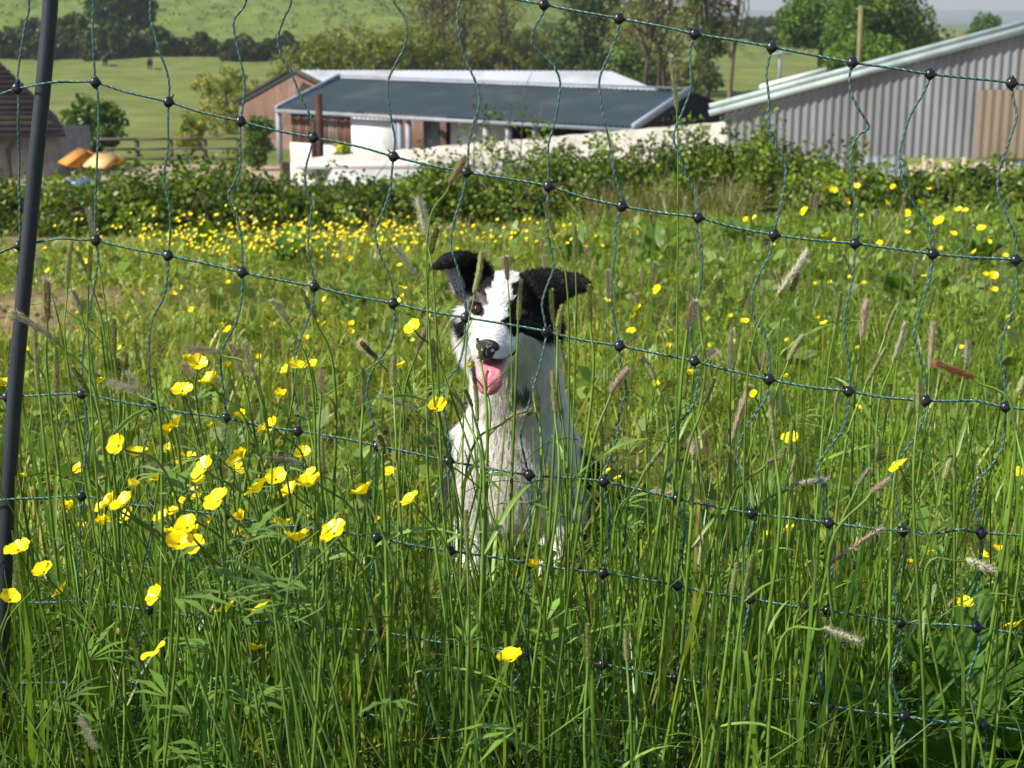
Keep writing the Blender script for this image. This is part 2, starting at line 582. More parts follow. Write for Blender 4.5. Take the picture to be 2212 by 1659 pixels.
def corr_sheet(A, B, C, D, pitch, amp, n_along=2, wave='trap'):
    """Corrugated sheet through corners A B (bottom) C D (top: D above A); ribs run from bottom to top."""
    A, B, C, D = [np.array(v, float) for v in (A, B, C, D)]
    L = max(np.linalg.norm(B - A), np.linalg.norm(C - D))
    k = max(2, int(L / pitch))
    if wave == 'trap':
        s = np.array([0, 0.18, 0.3, 0.7, 0.82])
        hgt = np.array([0, 0, 1, 1, 0.0])
    else:
        s = np.linspace(0, 1, 8, endpoint=False)
        hgt = 0.5 - 0.5 * np.cos(2 * math.pi * s)
    u = ((np.arange(k)[:, None] + s[None]) / k).ravel()
    hh = np.tile(hgt, k)
    u = np.append(u, 1.0)
    hh = np.append(hh, 0.0)
    nrm = np.cross(B - A, D - A)
    nrm /= np.linalg.norm(nrm)
    v = np.linspace(0, 1, n_along)
    P = ((1 - u)[None, :, None] * ((1 - v)[:, None, None] * A + v[:, None, None] * D) +
         u[None, :, None] * ((1 - v)[:, None, None] * B + v[:, None, None] * C))
    P = P + nrm * (hh * amp)[None, :, None]
    m = len(u)
    i = (np.arange(n_along - 1)[:, None] * m + np.arange(m - 1)[None]).ravel()
    F = np.stack([i, i + 1, i + m + 1, i + m], -1)
    return P.reshape(-1, 3), F


def add_sheet(mb, *a, **k):
    V, F = corr_sheet(*a, **k)
    mb.add(V, F.tolist())
    return mb


def poly_slab(mb, pts, off):
    """Extrude a planar polygon by the vector off."""
    P = np.array(pts, float)
    n = len(P)
    Q = P + np.array(off, float)
    F = [tuple(range(n))[::-1], tuple(n + i for i in range(n))]
    F += [(i, (i + 1) % n, n + (i + 1) % n, n + i) for i in range(n)]
    return mb.add(np.vstack([P, Q]), F)


def lerp(a, b, t):
    return np.array(a, float) * (1 - t) + np.array(b, float) * t


if BG:
    # --- dark green roofed shed
    ze, zr = -1.69, -0.98
    EL, ER = PZ(597, 232, ze), PZ(1369, 273, ze)
    RL, RR = PZ(733, 168, zr), PZ(1492, 197, zr)
    gz = -3.9
    shed = empty('cattle_shed', (ER[0], ER[1], gz))
    tag(shed, 'long open shed with a dark green sheet roof and white lower walls', 'shed')

    rf = add_sheet(MB(), ER, EL, RL, RR, 0.2, 0.035)
    BL, BR = RL + (RL - EL) * np.array([1, 1, 0]) + [0, 0, ze - zr], RR + (RR - ER) * np.array([1, 1, 0]) + [0, 0, ze - zr]
    add_sheet(rf, BL, BR, RR, RL, 0.2, 0.035)
    roof = part(rf, 'roof', M['dark_roof'], shed)
    tr = MB()
    tr.bar(ER + [0, 0, -.02], RR + [0, 0, .06], 0.12, 0.16).bar(EL + [0, 0, -.02], RL + [0, 0, .06], 0.1, 0.14)
    tr.bar(RL + [0, 0, .07], RR + [0, 0, .07], 0.22, 0.05)
    part(tr, 'verge_trim', M['galv'], shed)
    gt = MB()
    gt.bar(EL + [0, -.06, -.1], ER + [0, -.06, -.1], 0.12, 0.1)
    part(gt, 'gutter', M['galv'], shed)
    ins = RL - EL
    ins[2] = 0
    ins /= np.linalg.norm(ins)
    wl = lambda t, z, inn=0.25: lerp(EL, ER, t) + ins * inn + np.array([0, 0, z - ze])
    def wall(t0, t1, z0, z1, inn, name, mat, th=0.12):
        mb = MB()
        poly_slab(mb, [wl(t0, z0, inn), wl(t1, z0, inn), wl(t1, z1, inn), wl(t0, z1, inn)], ins * th)
        return part(mb, name, M[mat], shed)
    tb = MB()
    nb = 24
    for i in range(nb):
        a, b = 0.035 + 0.2 * i / nb, 0.035 + 0.2 * (i + 0.86) / nb
        poly_slab(tb, [wl(a, -2.75, 0.3 + 0.02 * (i % 3)), wl(b, -2.75, 0.3 + 0.02 * (i % 3)), wl(b, -1.82, 0.3 + 0.02 * (i % 3)), wl(a, -1.82, 0.3 + 0.02 * (i % 3))], ins * 0.05)
    part(tb, 'timber_cladding', M['timber'], shed)
    wall(0.03, 0.245, gz, -2.76, 0.28, 'white_plinth', 'white_wall')
    wall(0.235, 0.365, gz, -1.86, 0.2, 'white_door', 'white_wall')
    wall(0.245, 0.29, -3.6, -1.84, 0.6, 'door_shadow_gap', 'dark')
    wall(0.50, 0.67, gz, -1.95, 1.2, 'white_back_wall', 'white_wall')
    wall(0.365, 0.98, gz, -1.8, 5.2, 'back_lining', 'dark')
    wall(0.43, 0.475, gz, -1.84, 0.9, 'grey_panel', 'grey_sheet')
    ge = MB()
    poly_slab(ge, [ER + ins * 0.15 + [-.1, 0, gz - ze], BR - ins * 0.1 + [-.1, 0, gz - ze], BR - ins * .1 + [-.1, 0, 0], RR + [-.1, 0, -.04], ER + ins * 0.15 + [-.1, 0, -.02]], (-0.1, -0.02, 0))
    part(ge, 'gable_end', M['dark'], shed)
    for t_ in (0.004, 0.372, 0.387, 0.412, 0.63, 0.69, 0.76, 0.9):
        p_ = wl(t_, 0, 0.06 if t_ < 0.1 else 0.12)
        mb = MB().bar((p_[0], p_[1], gz), (p_[0], p_[1], ze - .06), 0.16, 0.16)
        part(mb, 'steel_post', M['galv'], shed)

    # --- pale roofed barn behind
    A0 = PY(632, 151, 60.0)                       # left ridge end
    A1 = PZ(1318, 153, A0[2])
    F0, K0 = PY(748, 210, 57.2), PY(505, 222, 60.5)
    F1, K1 = F0 + (A1 - A0), K0 + (A1 - A0)
    e_in = (F0 - A0) * [1, 1, 0]
    e_in /= np.linalg.norm(e_in)
    barn2 = empty('timber_barn', (A0[0], A0[1], -4.2))
    tag(barn2, 'timber clad barn with a pale grey sheet roof behind the green roofed shed', 'barn')
    rf = add_sheet(MB(), F1, F0, A0, A1, 0.2, 0.012)
    add_sheet(rf, K0, K1, A1, A0, 0.2, 0.012)
    part(rf, 'roof', M['pale_roof'], barn2)
    ax = (A1 - A0) / np.linalg.norm(A1 - A0)
    gw = MB()
    poly_slab(gw, [F0 + ax * .2 + [0, 0, -3.2], K0 + ax * .2 + [0, 0, -3.2], K0 + ax * .2 - [0, 0, .03], A0 + ax * .2 - [0, 0, .05], F0 + ax * .2 - [0, 0, .03]], ax * 0.15)
    part(gw, 'gable_cladding', M['timber'], barn2)
    gw = MB()
    poly_slab(gw, [F0 + ax * .4 - e_in * .2 + [0, 0, -3.2], F1 - ax * .4 - e_in * .2 + [0, 0, -3.2], F1 - ax * .4 - e_in * .2 - [0, 0, .1], F0 + ax * .4 - e_in * .2 - [0, 0, .1]], -e_in * 0.15)
    part(gw, 'side_cladding', M['timber'], barn2)
    vt = MB()
    vt.bar(K0 + [0, 0, .02], A0 + [0, 0, .03], .12, .16).bar(A0 + [0, 0, .03], F0 + [0, 0, .02], .12, .16)
    part(vt, 'verge_board', M['rail_wood'], barn2)

    # --- cream roofed low building
    low = empty('low_shed', (0, 26, -3.2))
    tag(low, 'low shed with a long cream roof half hidden by the bramble hedge', 'shed')
    zc = -1.3
    L_, R_ = PZ(627, 343, zc), PZ(1566, 262, zc)
    FL_, FR_ = PZ(640, 349, zc - 0.02), PZ(1580, 352, zc - 0.42)
    rf = MB()
    nC = 60
    add_sheet(rf, FR_, FL_, L_, R_, 0.9, 0.012)
    part(rf, 'roof', M['cream_sheet'], low)
    fa = MB()
    fa.bar(FL_ + [0, 0, -.06], FR_ + [0, 0, -.06], .06, .12)
    part(fa, 'fascia', M['white_wall'], low)
    wv = FR_ - FL_
    fw = MB()
    inn = np.array([-wv[1], wv[0], 0])
    inn /= np.linalg.norm(inn)
    if inn[1] < 0: inn = -inn
    a_, b_ = lerp(FL_, FR_, 0.035) + inn * .1, lerp(FL_, FR_, 0.99) + inn * .1
    poly_slab(fw, [a_ * [1, 1, 0] + [0, 0, -3.1], b_ * [1, 1, 0] + [0, 0, -3.1], b_ - [0, 0, .1], a_ - [0, 0, .1]], inn * .1)
    part(fw, 'front_wall', M['pale_roof'], low)  # grey sheet colour stands in for shade on this wall
    bw = MB()
    poly_slab(bw, [L_ * [1, 1, 0] + [0, 0, -3.1], R_ * [1, 1, 0] + [0, 0, -3.1], R_ - [0, 0, .05], L_ - [0, 0, .05]], -inn * .05)
    part(bw, 'back_wall', M['white_wall'], low)

    # --- grey corrugated barn on the right
    yb = 40.0
    e0 = PY(1556, 236, yb)                        # front left eave corner
    gd = np.array([math.cos(R(-12)), math.sin(R(-12)), 0])    # along the gable, towards the right
    gn = np.array([-math.sin(R(-12)), math.cos(R(-12)), 0])   # into the barn
    W, pit = 15.5, math.tan(R(15.6))
    ridge = e0 + gd * W / 2 + [0, 0, pit * W / 2]
    e1 = e0 + gd * W
    barn = empty('corrugated_barn', (e0[0] + gd[0] * W / 2, e0[1], -3.4))
    tag(barn, 'grey corrugated barn with faded teal verge boards and a tan door panel', 'barn')
    zb0 = -3.7
    sh = MB()
    npz = 52
    def gable_strip(t0, t1, zlo, zhi_off, off=0.0):
        """sheet between gable positions t0..t1 (0..W), up to the roof line less zhi_off"""
        tp = lambda t: e0[2] + pit * min(t, W - t) - zhi_off
        A, B = e0 + gd * t0 - gn * off, e0 + gd * t1 - gn * off
        return [np.array([A[0], A[1], zlo]), np.array([B[0], B[1], zlo]), np.array([B[0], B[1], tp(t1)]), np.array([A[0], A[1], tp(t0)])]
    add_sheet(sh, *gable_strip(0.1, W / 2, -2.55, 0.02), pitch=0.21, amp=0.045, wave='sin')
    add_sheet(sh, *gable_strip(W / 2, W - .1, -2.55, 0.02), pitch=0.21, amp=0.045, wave='sin')
    part(sh, 'upper_cladding', M['grey_sheet'], barn)
    lo_ = MB()
    q = gable_strip(0.1, 4.9, zb0, 0)
    q[2][2] = q[3][2] = -2.5
    add_sheet(lo_, *q, pitch=0.21, amp=0.045, wave='sin')
    q = gable_strip(7.6, W - .1, zb0, 0)
    q[2][2] = q[3][2] = -2.5
    add_sheet(lo_, *q, pitch=0.21, amp=0.045, wave='sin')
    lo = part(lo_, 'lower_cladding', M['galv'], barn)
    bd = MB()
    rg = np.random.default_rng(3)
    for i in range(16):
        t0 = 4.95 + i * 0.165
        a, b = e0 + gd * t0 - gn * .03, e0 + gd * (t0 + .15) - gn * .03
        zt_ = -2.5 + rg.uniform(-.28, .1)
        poly_slab(bd, [(a[0], a[1], zb0), (b[0], b[1], zb0), (b[0], b[1], zt_), (a[0], a[1], zt_ - .03)], gn * .02)
    part(bd, 'broken_boards', M['raw_board'], barn)
    pn = MB()
    q = gable_strip(6.55, 9.4, -2.52, 0)
    for v in q: v -= gn * .09
    q[2][2] = q[3][2] = e0[2] + 0.58
    add_sheet(pn, *q, pitch=0.21, amp=0.03, wave='sin')
    part(pn, 'door_panel', M['tan_panel'], barn)
    rf = MB()
    D = 3.4
    add_sheet(rf, e0 + gn * D - gd * .2, e0 - gn * .15 - gd * .2, ridge - gn * .15, ridge + gn * D, pitch=.2, amp=.03, wave='sin')
    add_sheet(rf, e1 - gn * .15 + gd * .2, e1 + gn * D + gd * .2, ridge + gn * D, ridge - gn * .15, pitch=.2, amp=.03, wave='sin')
    part(rf, 'roof', M['grey_sheet'], barn)
    sd = MB()
    q = [e0 + gn * D, e0.copy(), e0.copy(), e0 + gn * D]
    poly_slab(sd, [(q[0][0], q[0][1], zb0), (q[1][0], q[1][1], zb0), q[2], q[3]], gd * .05)
    part(sd, 'side_cladding', M['grey_sheet'], barn)
    vb = MB()
    vb.bar(e0 - gd * .28 - gn * .19 + [0, 0, -.10], ridge - gn * .19 + [0, 0, -.04], .05, .17)
    vb.bar(e1 + gd * .28 - gn * .19 + [0, 0, -.10], ridge - gn * .19 + [0, 0, -.04], .05, .17)
    part(vb, 'lower_verge_board', M['teal_trim'], barn)
    vb = MB()
    vb.bar(e0 - gd * .28 - gn * .12 + [0, 0, .085], ridge - gn * .12 + [0, 0, .145], .08, .13)
    vb.bar(e1 + gd * .28 - gn * .12 + [0, 0, .085], ridge - gn * .12 + [0, 0, .145], .08, .13)
    part(vb, 'upper_verge_board', M['teal_trim'], barn)
    sk = MB()
    t0, t1 = .9, 2.7
    up1 = lambda t, dd: e0 + gd * t + gn * dd + [0, 0, pit * t + .18]
    poly_slab(sk, [up1(t0, 2.2), up1(t1, 2.2), up1(t1, 3.3), up1(t0, 3.3)], (0, 0, .1))
    part(sk, 'skylight', M['white_wall'], barn)

    # --- tiled stone building at the left edge
    yl = 40.0
    c0 = PY(137, 287, yl)
    st = empty('stone_outbuilding', (c0[0] - 3, yl, -3.5))
    tag(st, 'stone outbuilding with a hipped brown tile roof beside the netting post', 'building')
    Lw, Dw, hr = 9.0, 7.0, 2.9
    a0 = c0 + [-Lw, 0, 0]
    a1 = c0.copy()
    a2 = c0 + [c0[0] / yl * Dw - .2, Dw, 0]
    a3 = a0 + [0, Dw, 0]
    r1 = PY(-40, 98, yl + 3.3)
    r0 = r1 - [4.6, 0, 0]
    rf = MB()

    def tiled(A, B, C, D_, rows):
        """courses of tiles: each course a slab a little proud of the one above"""
        A, B, C, D_ = [np.array(v, float) for v in (A, B, C, D_)]
        n = np.cross(B - A, D_ - A)
        n /= np.linalg.norm(n)
        for i in range(rows):
            u0, u1 = i / rows, (i + 1.0) / rows
            P = [lerp(A, D_, u0) + n * .04, lerp(B, C, u0) + n * .04, lerp(B, C, u1), lerp(A, D_, u1)]
            poly_slab(rf, P, -n * .03)
    tiled(a0, a1, r1, r0, 17)
    tiled(a1, a2, r1, r1 + [0, .01, 0], 17)
    tiled(a2, a3, r0, r1, 17)
    tiled(a3, a0, r0, r0 + [0, .01, 0], 17)
    part(rf, 'roof', M['tile'], st)
    wb = MB()
    wb.box((c0[0] - Lw / 2 - .1, yl + Dw / 4 + .3, (c0[2] - 4.2) / 2), (Lw - .5, Dw / 2, c0[2] + 4.1))
    part(wb, 'wall', M['stone'], st)
    g2 = MB()
    g2.bar(a0 + [0, -.05, -.06], a1 + [0.05, -.05, -.06], .1, .1)
    part(g2, 'gutter', M['rail_wood'], st)
    dpx = PY(8, 300, yl - .02)
    dp = MB().tube([(dpx[0] + .35, yl - .05, c0[2] - .1), (dpx[0] + .1, yl + .2, c0[2] - .35), (dpx[0], yl + .28, c0[2] - .5), (dpx[0], yl + .28, -4.2)], .05, 8)
    part(dp, 'downpipe', M['rail_wood'], st)

    # --- small yard objects
    def hutch(x, y, z0, w, d, h, rh, label, wall_m, roof_m, rz=0.3):
        t = empty('wooden_hutch', (x, y, z0))
        t.rotation_euler.z = rz
        tag(t, label, 'hutch')
        b = MB()
        poly_slab(b, [(-w / 2, -d / 2, .12), (w / 2, -d / 2, .12), (w / 2, -d / 2, h), (0, -d / 2, h + rh * .92), (-w / 2, -d / 2, h)], (0, d, 0))
        b.build('body', M[wall_m], t)
        r = MB()
        for s in (-1, 1):
            poly_slab(r, [(s * (w / 2 + .12), -d / 2 - .1, h - .1), (s * (w / 2 + .12), d / 2 + .1, h - .1), (0, d / 2 + .1, h + rh), (0, -d / 2 - .1, h + rh)], (0, 0, .05))
        r.build('roof', M[roof_m], t)
        dr = MB().box((0.0, -d / 2 - .015, h * .45), (w * .4, .03, h * .6))
        dr.build('door', M['rail_wood'], t)
        for sx in (-1, 1):
            for sy in (-1, 1):
                MB().box((sx * w * .42, sy * d * .42, .05), (.08, .08, .13)).build('leg', M['rail_wood'], t)
        return t
    p_ = PY(183, 368, 38)
    hutch(p_[0], 38, p_[2], .85, .8, .26, .24, 'dark orange wooden hutch with a mossy roof behind the pale one', 'orange_wood', 'orange_wood', .5)
    p_ = PY(233, 370, 35)
    hutch(p_[0], 35, p_[2], .55, .6, .2, .17, 'small orange hutch with a pale sunlit board roof in the yard', 'orange_wood', 'pale_wood', 0.9)
    p_ = PY(178, 385, 24)
    dz = PY(178, 386, 24)[2] - .95
    dr = empty('blue_drum', (p_[0], 24, dz))
    tag(dr, 'blue plastic drum half hidden behind the left hedge', 'drum')
    pr = [(.0, 0), (.26, 0), (.29, .05), (.3, .3), (.315, .33), (.3, .36), (.3, .6), (.315, .63), (.3, .66), (.29, .9), (.25, .95), (0, .95)]
    a = np.linspace(0, 2 * math.pi, 20, endpoint=False)
    V = np.array([[r_ * math.cos(t_), r_ * math.sin(t_), z_] for r_, z_ in pr for t_ in a])
    F = [(i * 20 + j, i * 20 + (j + 1) % 20, (i + 1) * 20 + (j + 1) % 20, (i + 1) * 20 + j) for i in range(len(pr) - 1) for j in range(20)]
    MB().add(V, F).build('body', M['blue_plastic'], dr, True)
    MB().tube([(.1, .1, .95), (.1, .1, .98)], .04, 8).build('cap', M['dark'], dr)
    # rusty post in front of the shed and a dark crate beside it
    p0 = PY(692, 345, 36)
    mb = MB().bar((p0[0], 36, -4), (p0[0], 36, PY(692, 203, 36)[2]), .16, .14)
    mb.box((p0[0] - .14, 36, -2.2), (.14, .1, 1.6))
    tag(mb.build('rusty_post', M['rust']), 'tall rusty steel post standing in front of the timber cladding', 'post')
    p0 = PY(668, 330, 35)
    cr = empty('cattle_crate', (p0[0], 35, -3.7))
    tag(cr, 'dark sided crate with a rusty end post below the timber cladding', 'crate')
    MB().box((0, 0, .75), (1.05, .7, 1.25)).build('side_panel', M['dark'], cr)
    MB().bar((-.6, -.1, -.2), (-.6, -.1, 1.4), .14, .14).build('end_post', M['rust'], cr)

def fx(px, y):
    return (float(ray_x(px, y)), y)


def rail_fence_at(name, label, xy, h, rails, th=.1, mat='post_wood', rh=.12, cat='fence'):
    z0 = float(zt(*xy[0]))
    t = empty(name, (xy[0][0], xy[0][1], z0))
    tag(t, label, cat)
    P = [np.array([x, y, float(zt(x, y))]) - np.array([xy[0][0], xy[0][1], z0]) for x, y in xy]
    for q in P:
        MB().box((q[0], q[1], q[2] + h / 2 - .1), (th, th, h + .2)).build('post', M[mat], t)
    for z in rails:
        mb = MB()
        for a, b in zip(P[:-1], P[1:]):
            mb.bar(a + [0, -th * .72, z], b + [0, -th * .72, z], .05, rh)
        mb.build('rail', M[mat], t)
    return t


def surface_nets(F, xs_, ys_, zs_):
    """Iso-surface F = 0 (negative inside) on a rectilinear grid -> vertices, quads."""
    S = F < 0
    c = [S[:-1, :-1, :-1], S[1:, :-1, :-1], S[:-1, 1:, :-1], S[1:, 1:, :-1], S[:-1, :-1, 1:], S[1:, :-1, 1:], S[:-1, 1:, 1:], S[1:, 1:, 1:]]
    cnt = sum(x.astype(np.int8) for x in c)
    act = (cnt > 0) & (cnt < 8)
    I = np.argwhere(act)
    idx = -np.ones(act.shape, dtype=np.int64)
    idx[act] = np.arange(len(I))
    off = np.array([[0, 0, 0], [1, 0, 0], [0, 1, 0], [1, 1, 0], [0, 0, 1], [1, 0, 1], [0, 1, 1], [1, 1, 1]])
    vals = np.stack([F[I[:, 0] + o[0], I[:, 1] + o[1], I[:, 2] + o[2]] for o in off], 1)
    G = [xs_, ys_, zs_]
    pos = np.stack([np.stack([G[k][I[:, k] + o[k]] for k in range(3)], -1) for o in off], 1)
    acc = np.zeros((len(I), 3))
    w = np.zeros(len(I))
    for a, b in [(0, 1), (2, 3), (4, 5), (6, 7), (0, 2), (1, 3), (4, 6), (5, 7), (0, 4), (1, 5), (2, 6), (3, 7)]:
        va, vb = vals[:, a], vals[:, b]
        m = (va < 0) != (vb < 0)
        t = np.where(m, va / np.where(m, va - vb, 1), 0)
        p = pos[:, a] * (1 - t)[:, None] + pos[:, b] * t[:, None]
        acc += p * m[:, None]
        w += m
    V = acc / w[:, None]
    quads = []
    for ax in range(3):
        sl0 = [slice(1, -1)] * 3
        sl1 = [slice(1, -1)] * 3
        sl0[ax] = slice(0, -1)
        sl1[ax] = slice(1, None)
        s0, s1 = S[tuple(sl0)], S[tuple(sl1)]
        E = np.argwhere(s0 != s1)
        flip = s0[s0 != s1]
        for k in range(3):
            if k != ax:
                E[:, k] += 1
        u, v = [(1, 2), (2, 0), (0, 1)][ax]
        du = np.zeros(3, int)
        du[u] = 1
        dv = np.zeros(3, int)
        dv[v] = 1
        g = lambda q: idx[q[:, 0], q[:, 1], q[:, 2]]
        Q = np.stack([g(E - du - dv), g(E - dv), g(E), g(E - du)], -1)
        Q[~flip] = Q[~flip][:, ::-1]
        quads.append(Q)
    return V, np.concatenate(quads)


class Field:
    def __init__(s, lo, hi, h):
        s.g = [np.arange(lo[k], hi[k] + h, h) for k in range(3)]
        s.F = np.full([len(q) for q in s.g], 9.0, dtype=np.float32)

    def _sub(s, lo, hi):
        sl = tuple(slice(max(0, np.searchsorted(s.g[k], lo[k])), np.searchsorted(s.g[k], hi[k])) for k in range(3))
        X = np.stack(np.meshgrid(*[s.g[k][sl[k]] for k in range(3)], indexing='ij'), -1)
        return sl, X

    def _mix(s, sl, d, k, sub):
        f = s.F[sl]
        d = d.astype(np.float32)
        if sub:
            h = np.maximum(k - np.abs(f + d), 0) / k
            s.F[sl] = np.maximum(f, -d) + h * h * k / 4
        else:
            h = np.maximum(k - np.abs(f - d), 0) / k
            s.F[sl] = np.minimum(f, d) - h * h * k / 4

    def cone(s, a, b, ra, rb, k=0.03, sub=False):
        a, b = np.array(a, float), np.array(b, float)
        m = max(ra, rb) + k + 0.02
        sl, X = s._sub(np.minimum(a, b) - m, np.maximum(a, b) + m)
        ab = b - a
        t = np.clip(((X - a) @ ab) / (ab @ ab + 1e-12), 0, 1)
        d = np.linalg.norm(X - a - t[..., None] * ab, axis=-1) - (ra + (rb - ra) * t)
        s._mix(sl, d, k, sub)

    def ell(s, c, r, k=0.03, axes=None, sub=False):
        c, r = np.array(c, float), np.array(r, float)
        m = r.max() + k + 0.02
        sl, X = s._sub(c - m, c + m)
        Q = X - c
        if axes is not None:
            Q = Q @ np.array(axes).T
        k0 = np.linalg.norm(Q / r, axis=-1)
        k1 = np.linalg.norm(Q / (r * r), axis=-1) + 1e-9
        s._mix(sl, k0 * (k0 - 1) / k1, k, sub)

    def points(s, P, rad, k=0.006):
        P = np.asarray(P, float)
        rad = np.broadcast_to(rad, len(P))
        m = rad.max() + k + 0.01
        sl, X = s._sub(P.min(0) - m, P.max(0) + m)
        d = np.full(X.shape[:3], 9.0)
        for p, r_ in zip(P, rad):
            d = np.minimum(d, np.linalg.norm(X - p, axis=-1) - r_)
        s._mix(sl, d, k, False)

    def mesh(s):
        return surface_nets(s.F, *s.g)


# ------------------------------------------------------------------ fences, poles, hedges, trees, cattle
if BG:
    rail_fence_at('rail_fence', 'grey post and rail fence along the back of the yard', [fx(px, 47.5 - (px - 100) * .006) for px in (20, 100, 190, 281, 355, 430, 505, 560)], 0.85, (.2, .5, .8), .12, 'post_wood', .085)
    rail_fence_at('rail_fence', 'dark single rail fence behind the bramble hedge below the white wall', [fx(px, 19.5) for px in (520, 600, 730, 860)], 0.6, (.5,), .1, 'rail_wood', .12)
    for px, py0, py1, y, w, lab in ((1667, 430, 335, 15.0, .07, 'weathered fence post in the brambles in front of the grey barn'),):
        a = PY(px, py0, y)
        b = PY(px + 1, py1, y)
        mb = MB().tube([a - [0, 0, .3], (a + b) / 2, b], [w / 2, w / 2, w / 2 * .9], 8)
        pw = empty('wire_fence_post', a)
        tag(pw, lab, 'fence post')
        part(mb, 'post', M['post_wood'], pw)
        wa = PY(1560, 352, y)
        wb_ = PY(1950, 372, y + .5)
        mid = (wa + wb_) / 2 - [0, 0, .03]
        part(MB().tube(catmull([wa, mid, wb_], 6), .004, 5), 'fence_wire', M['galv'], pw)

    # utility poles
    y = 62.0
    a, b = PY(1858, 150, y), PY(1860, 12, y)
    p = empty('utility_pole', (a[0], y, float(zt(a[0], y))))
    tag(p, 'tall mossy wooden pole rising behind the grey barn roof', 'pole')
    part(MB().tube([(a[0], y, p.location.z - .5), b], [.12, .095], 10), 'shaft', M['pole_wood'], p)
    y = 120.0
    a, b = PY(1685, 165, y), PY(1685, 112, y)
    p = empty('utility_pole', (a[0], y, float(zt(a[0], y))))
    tag(p, 'small distant grey pole with a crossarm in the far field', 'pole')
    part(MB().tube([(a[0], y, p.location.z - .5), b], [.13, .11], 8), 'shaft', M['galv'], p)
    part(MB().box((a[0], y - .15, b[2] - .15), (1.6, .12, .14)), 'crossarm', M['galv'], p)
    for s_ in (-.7, 0, .7):
        part(MB().tube([(a[0] + s_, y - .15, b[2] - .08), (a[0] + s_, y - .15, b[2] + .12)], .05, 6), 'insulator', M['white_wall'], p)

    # bramble hedges beyond the meadow: (px centre, distance, top py, half width m, half depth, label, tints, seed)
    HEDGE = [
        (70, 13.2, 372, .65, .8, 'bramble bush at the left frame edge below the stone outbuilding', 41),
        (235, 13.0, 385, .62, .8, 'low bramble bush in front of the blue drum', 42),
        (430, 13.3, 340, .72, .9, 'tall leafy bramble bush between the orange hutches and the grey steel post', 43),
        (610, 13.5, 390, .6, .7, 'low dark bramble bush under the dark single rail', 44),
        (790, 13.9, 376, .6, .7, 'bramble bush below the left end of the cream roof', 45),
        (985, 14.4, 332, .62, .8, 'bramble bush left of centre against the cream roof', 46),
        (1210, 15.2, 312, .85, .8, 'wide bramble bush under the middle of the cream roof', 47),
        (1440, 15.2, 288, .78, .8, 'bramble bush below the right half of the cream roof', 48),
        (1585, 15.0, 258, .7, .8, 'tall bright bramble bush at the corner of the grey barn', 49),
        (1740, 14.6, 312, .62, .8, 'bramble bush in front of the left end of the grey barn wall', 50),
        (1930, 12.4, 378, .7, .7, 'low sprawling bramble bush in front of the barn boards', 51),
        (2150, 11.6, 398, .7, .7, 'low bramble growth at the right below the tan door panel', 52),
    ]
    for px, y, ptop, hw_, hd_, lab, sd in HEDGE:
        rg = np.random.default_rng(sd)
        x = float(ray_x(px, y))
        z0 = float(zt(x, y))
        ztop = PY(px, ptop, y)[2]
        h = max(.35, ztop - z0 - .04)
        t = empty('bramble_bush', (x, y, z0))
        tag(t, lab, 'bush', 'bramble bushes along the far edge of the meadow')
        nb_ = int(420 * hw_ * h + 70)
        C = []
        bumps = rg.uniform(-1, 1, 6)
        while len(C) < nb_:
            u, v, w = rg.uniform(-1, 1), rg.uniform(-1, 1), rg.uniform(0, 1)
            hh = h * (1 - .35 * abs(u) ** 2.5) * (.9 + .1 * math.sin(u * 4 + bumps[0] * 3)) 
            if w > .35 * (1 - v * v) ** .5 * 2.6: continue
            if abs(v) < .4 and w < .5 and rg.random() < .6: continue
            C.append((u * hw_ * 1.08, v * hd_, w * hh))
        C = np.array(C)
        for i in range(int(10 * hw_)):
            C = np.vstack([C, [rg.uniform(-hw_, hw_), rg.uniform(-hd_, hd_ * .3), h * rg.uniform(.9, 1.05)]])
        link('foliage', foliage_mesh('foliage', C, .14 * rg.uniform(.6, 1.3, len(C)), 52, .046, G_BRAM, rg, .75), t)
        mb = MB()
        for i in range(int(26 * hw_)):
            a_ = np.array([rg.uniform(-hw_, hw_), rg.uniform(-hd_, hd_), 0])
            b_ = a_ + [rg.normal() * .35, rg.normal() * .3, h * rg.uniform(.5, 1.0)]
            m_ = (a_ + b_) / 2 + rg.normal(size=3) * .1
            mb.tube(catmull([a_, m_, b_], 4), np.linspace(.011, .004, 9), 4)
        mb.build('stem_tangle', M['twig'], t)

    # thin bare saplings standing up in front of the dark roof
    for i, (px, pt, y) in enumerate(((1063, 175, 17), (1095, 205, 17.3), (1135, 190, 17.1), (1160, 215, 17.4), (1020, 212, 17.2))):
        rg = np.random.default_rng(70 + i)
        x = float(ray_x(px, y))
        z0 = float(zt(x, y))
        h = PY(px, pt, y)[2] - z0
        t = empty('sapling', (x, y, z0))
        tag(t, ['thin pale sapling, leftmost of those in front of the dark roof ridge', 'short leafy sapling in front of the dark roof', 'tallest thin bare sapling in front of the dark roof', 'slender twiggy sapling right of its tallest neighbour', 'thin shoot with few leaves left of the other saplings'][i] if i not in (0,) else 'thin pale sapling with a leafy lower stem in front of the dark roof', 'sapling', 'saplings in front of the dark roof')
        mb = MB()
        pts = catmull([(0, 0, 0), (rg.normal() * .05, 0, h * .5), (rg.normal() * .1, 0, h)], 6)
        mb.tube(pts, np.linspace(.013, .004, len(pts)), 5)
        for q in range(9):
            s_ = pts[rg.integers(4, len(pts))]
            mb.tube([s_, s_ + np.array([rg.normal() * .12, rg.normal() * .1, rg.uniform(.08, .3)])], [.005, .002], 4)
        mb.build('stem', M['twig'], t)
        C = np.stack([rg.normal(size=14) * .09, rg.normal(size=14) * .09, rg.uniform(.35, .85, 14) * h], -1)
        link('leaves', foliage_mesh('leaves', C, np.full(14, .09), 7, .05, G_MID, rg), t)

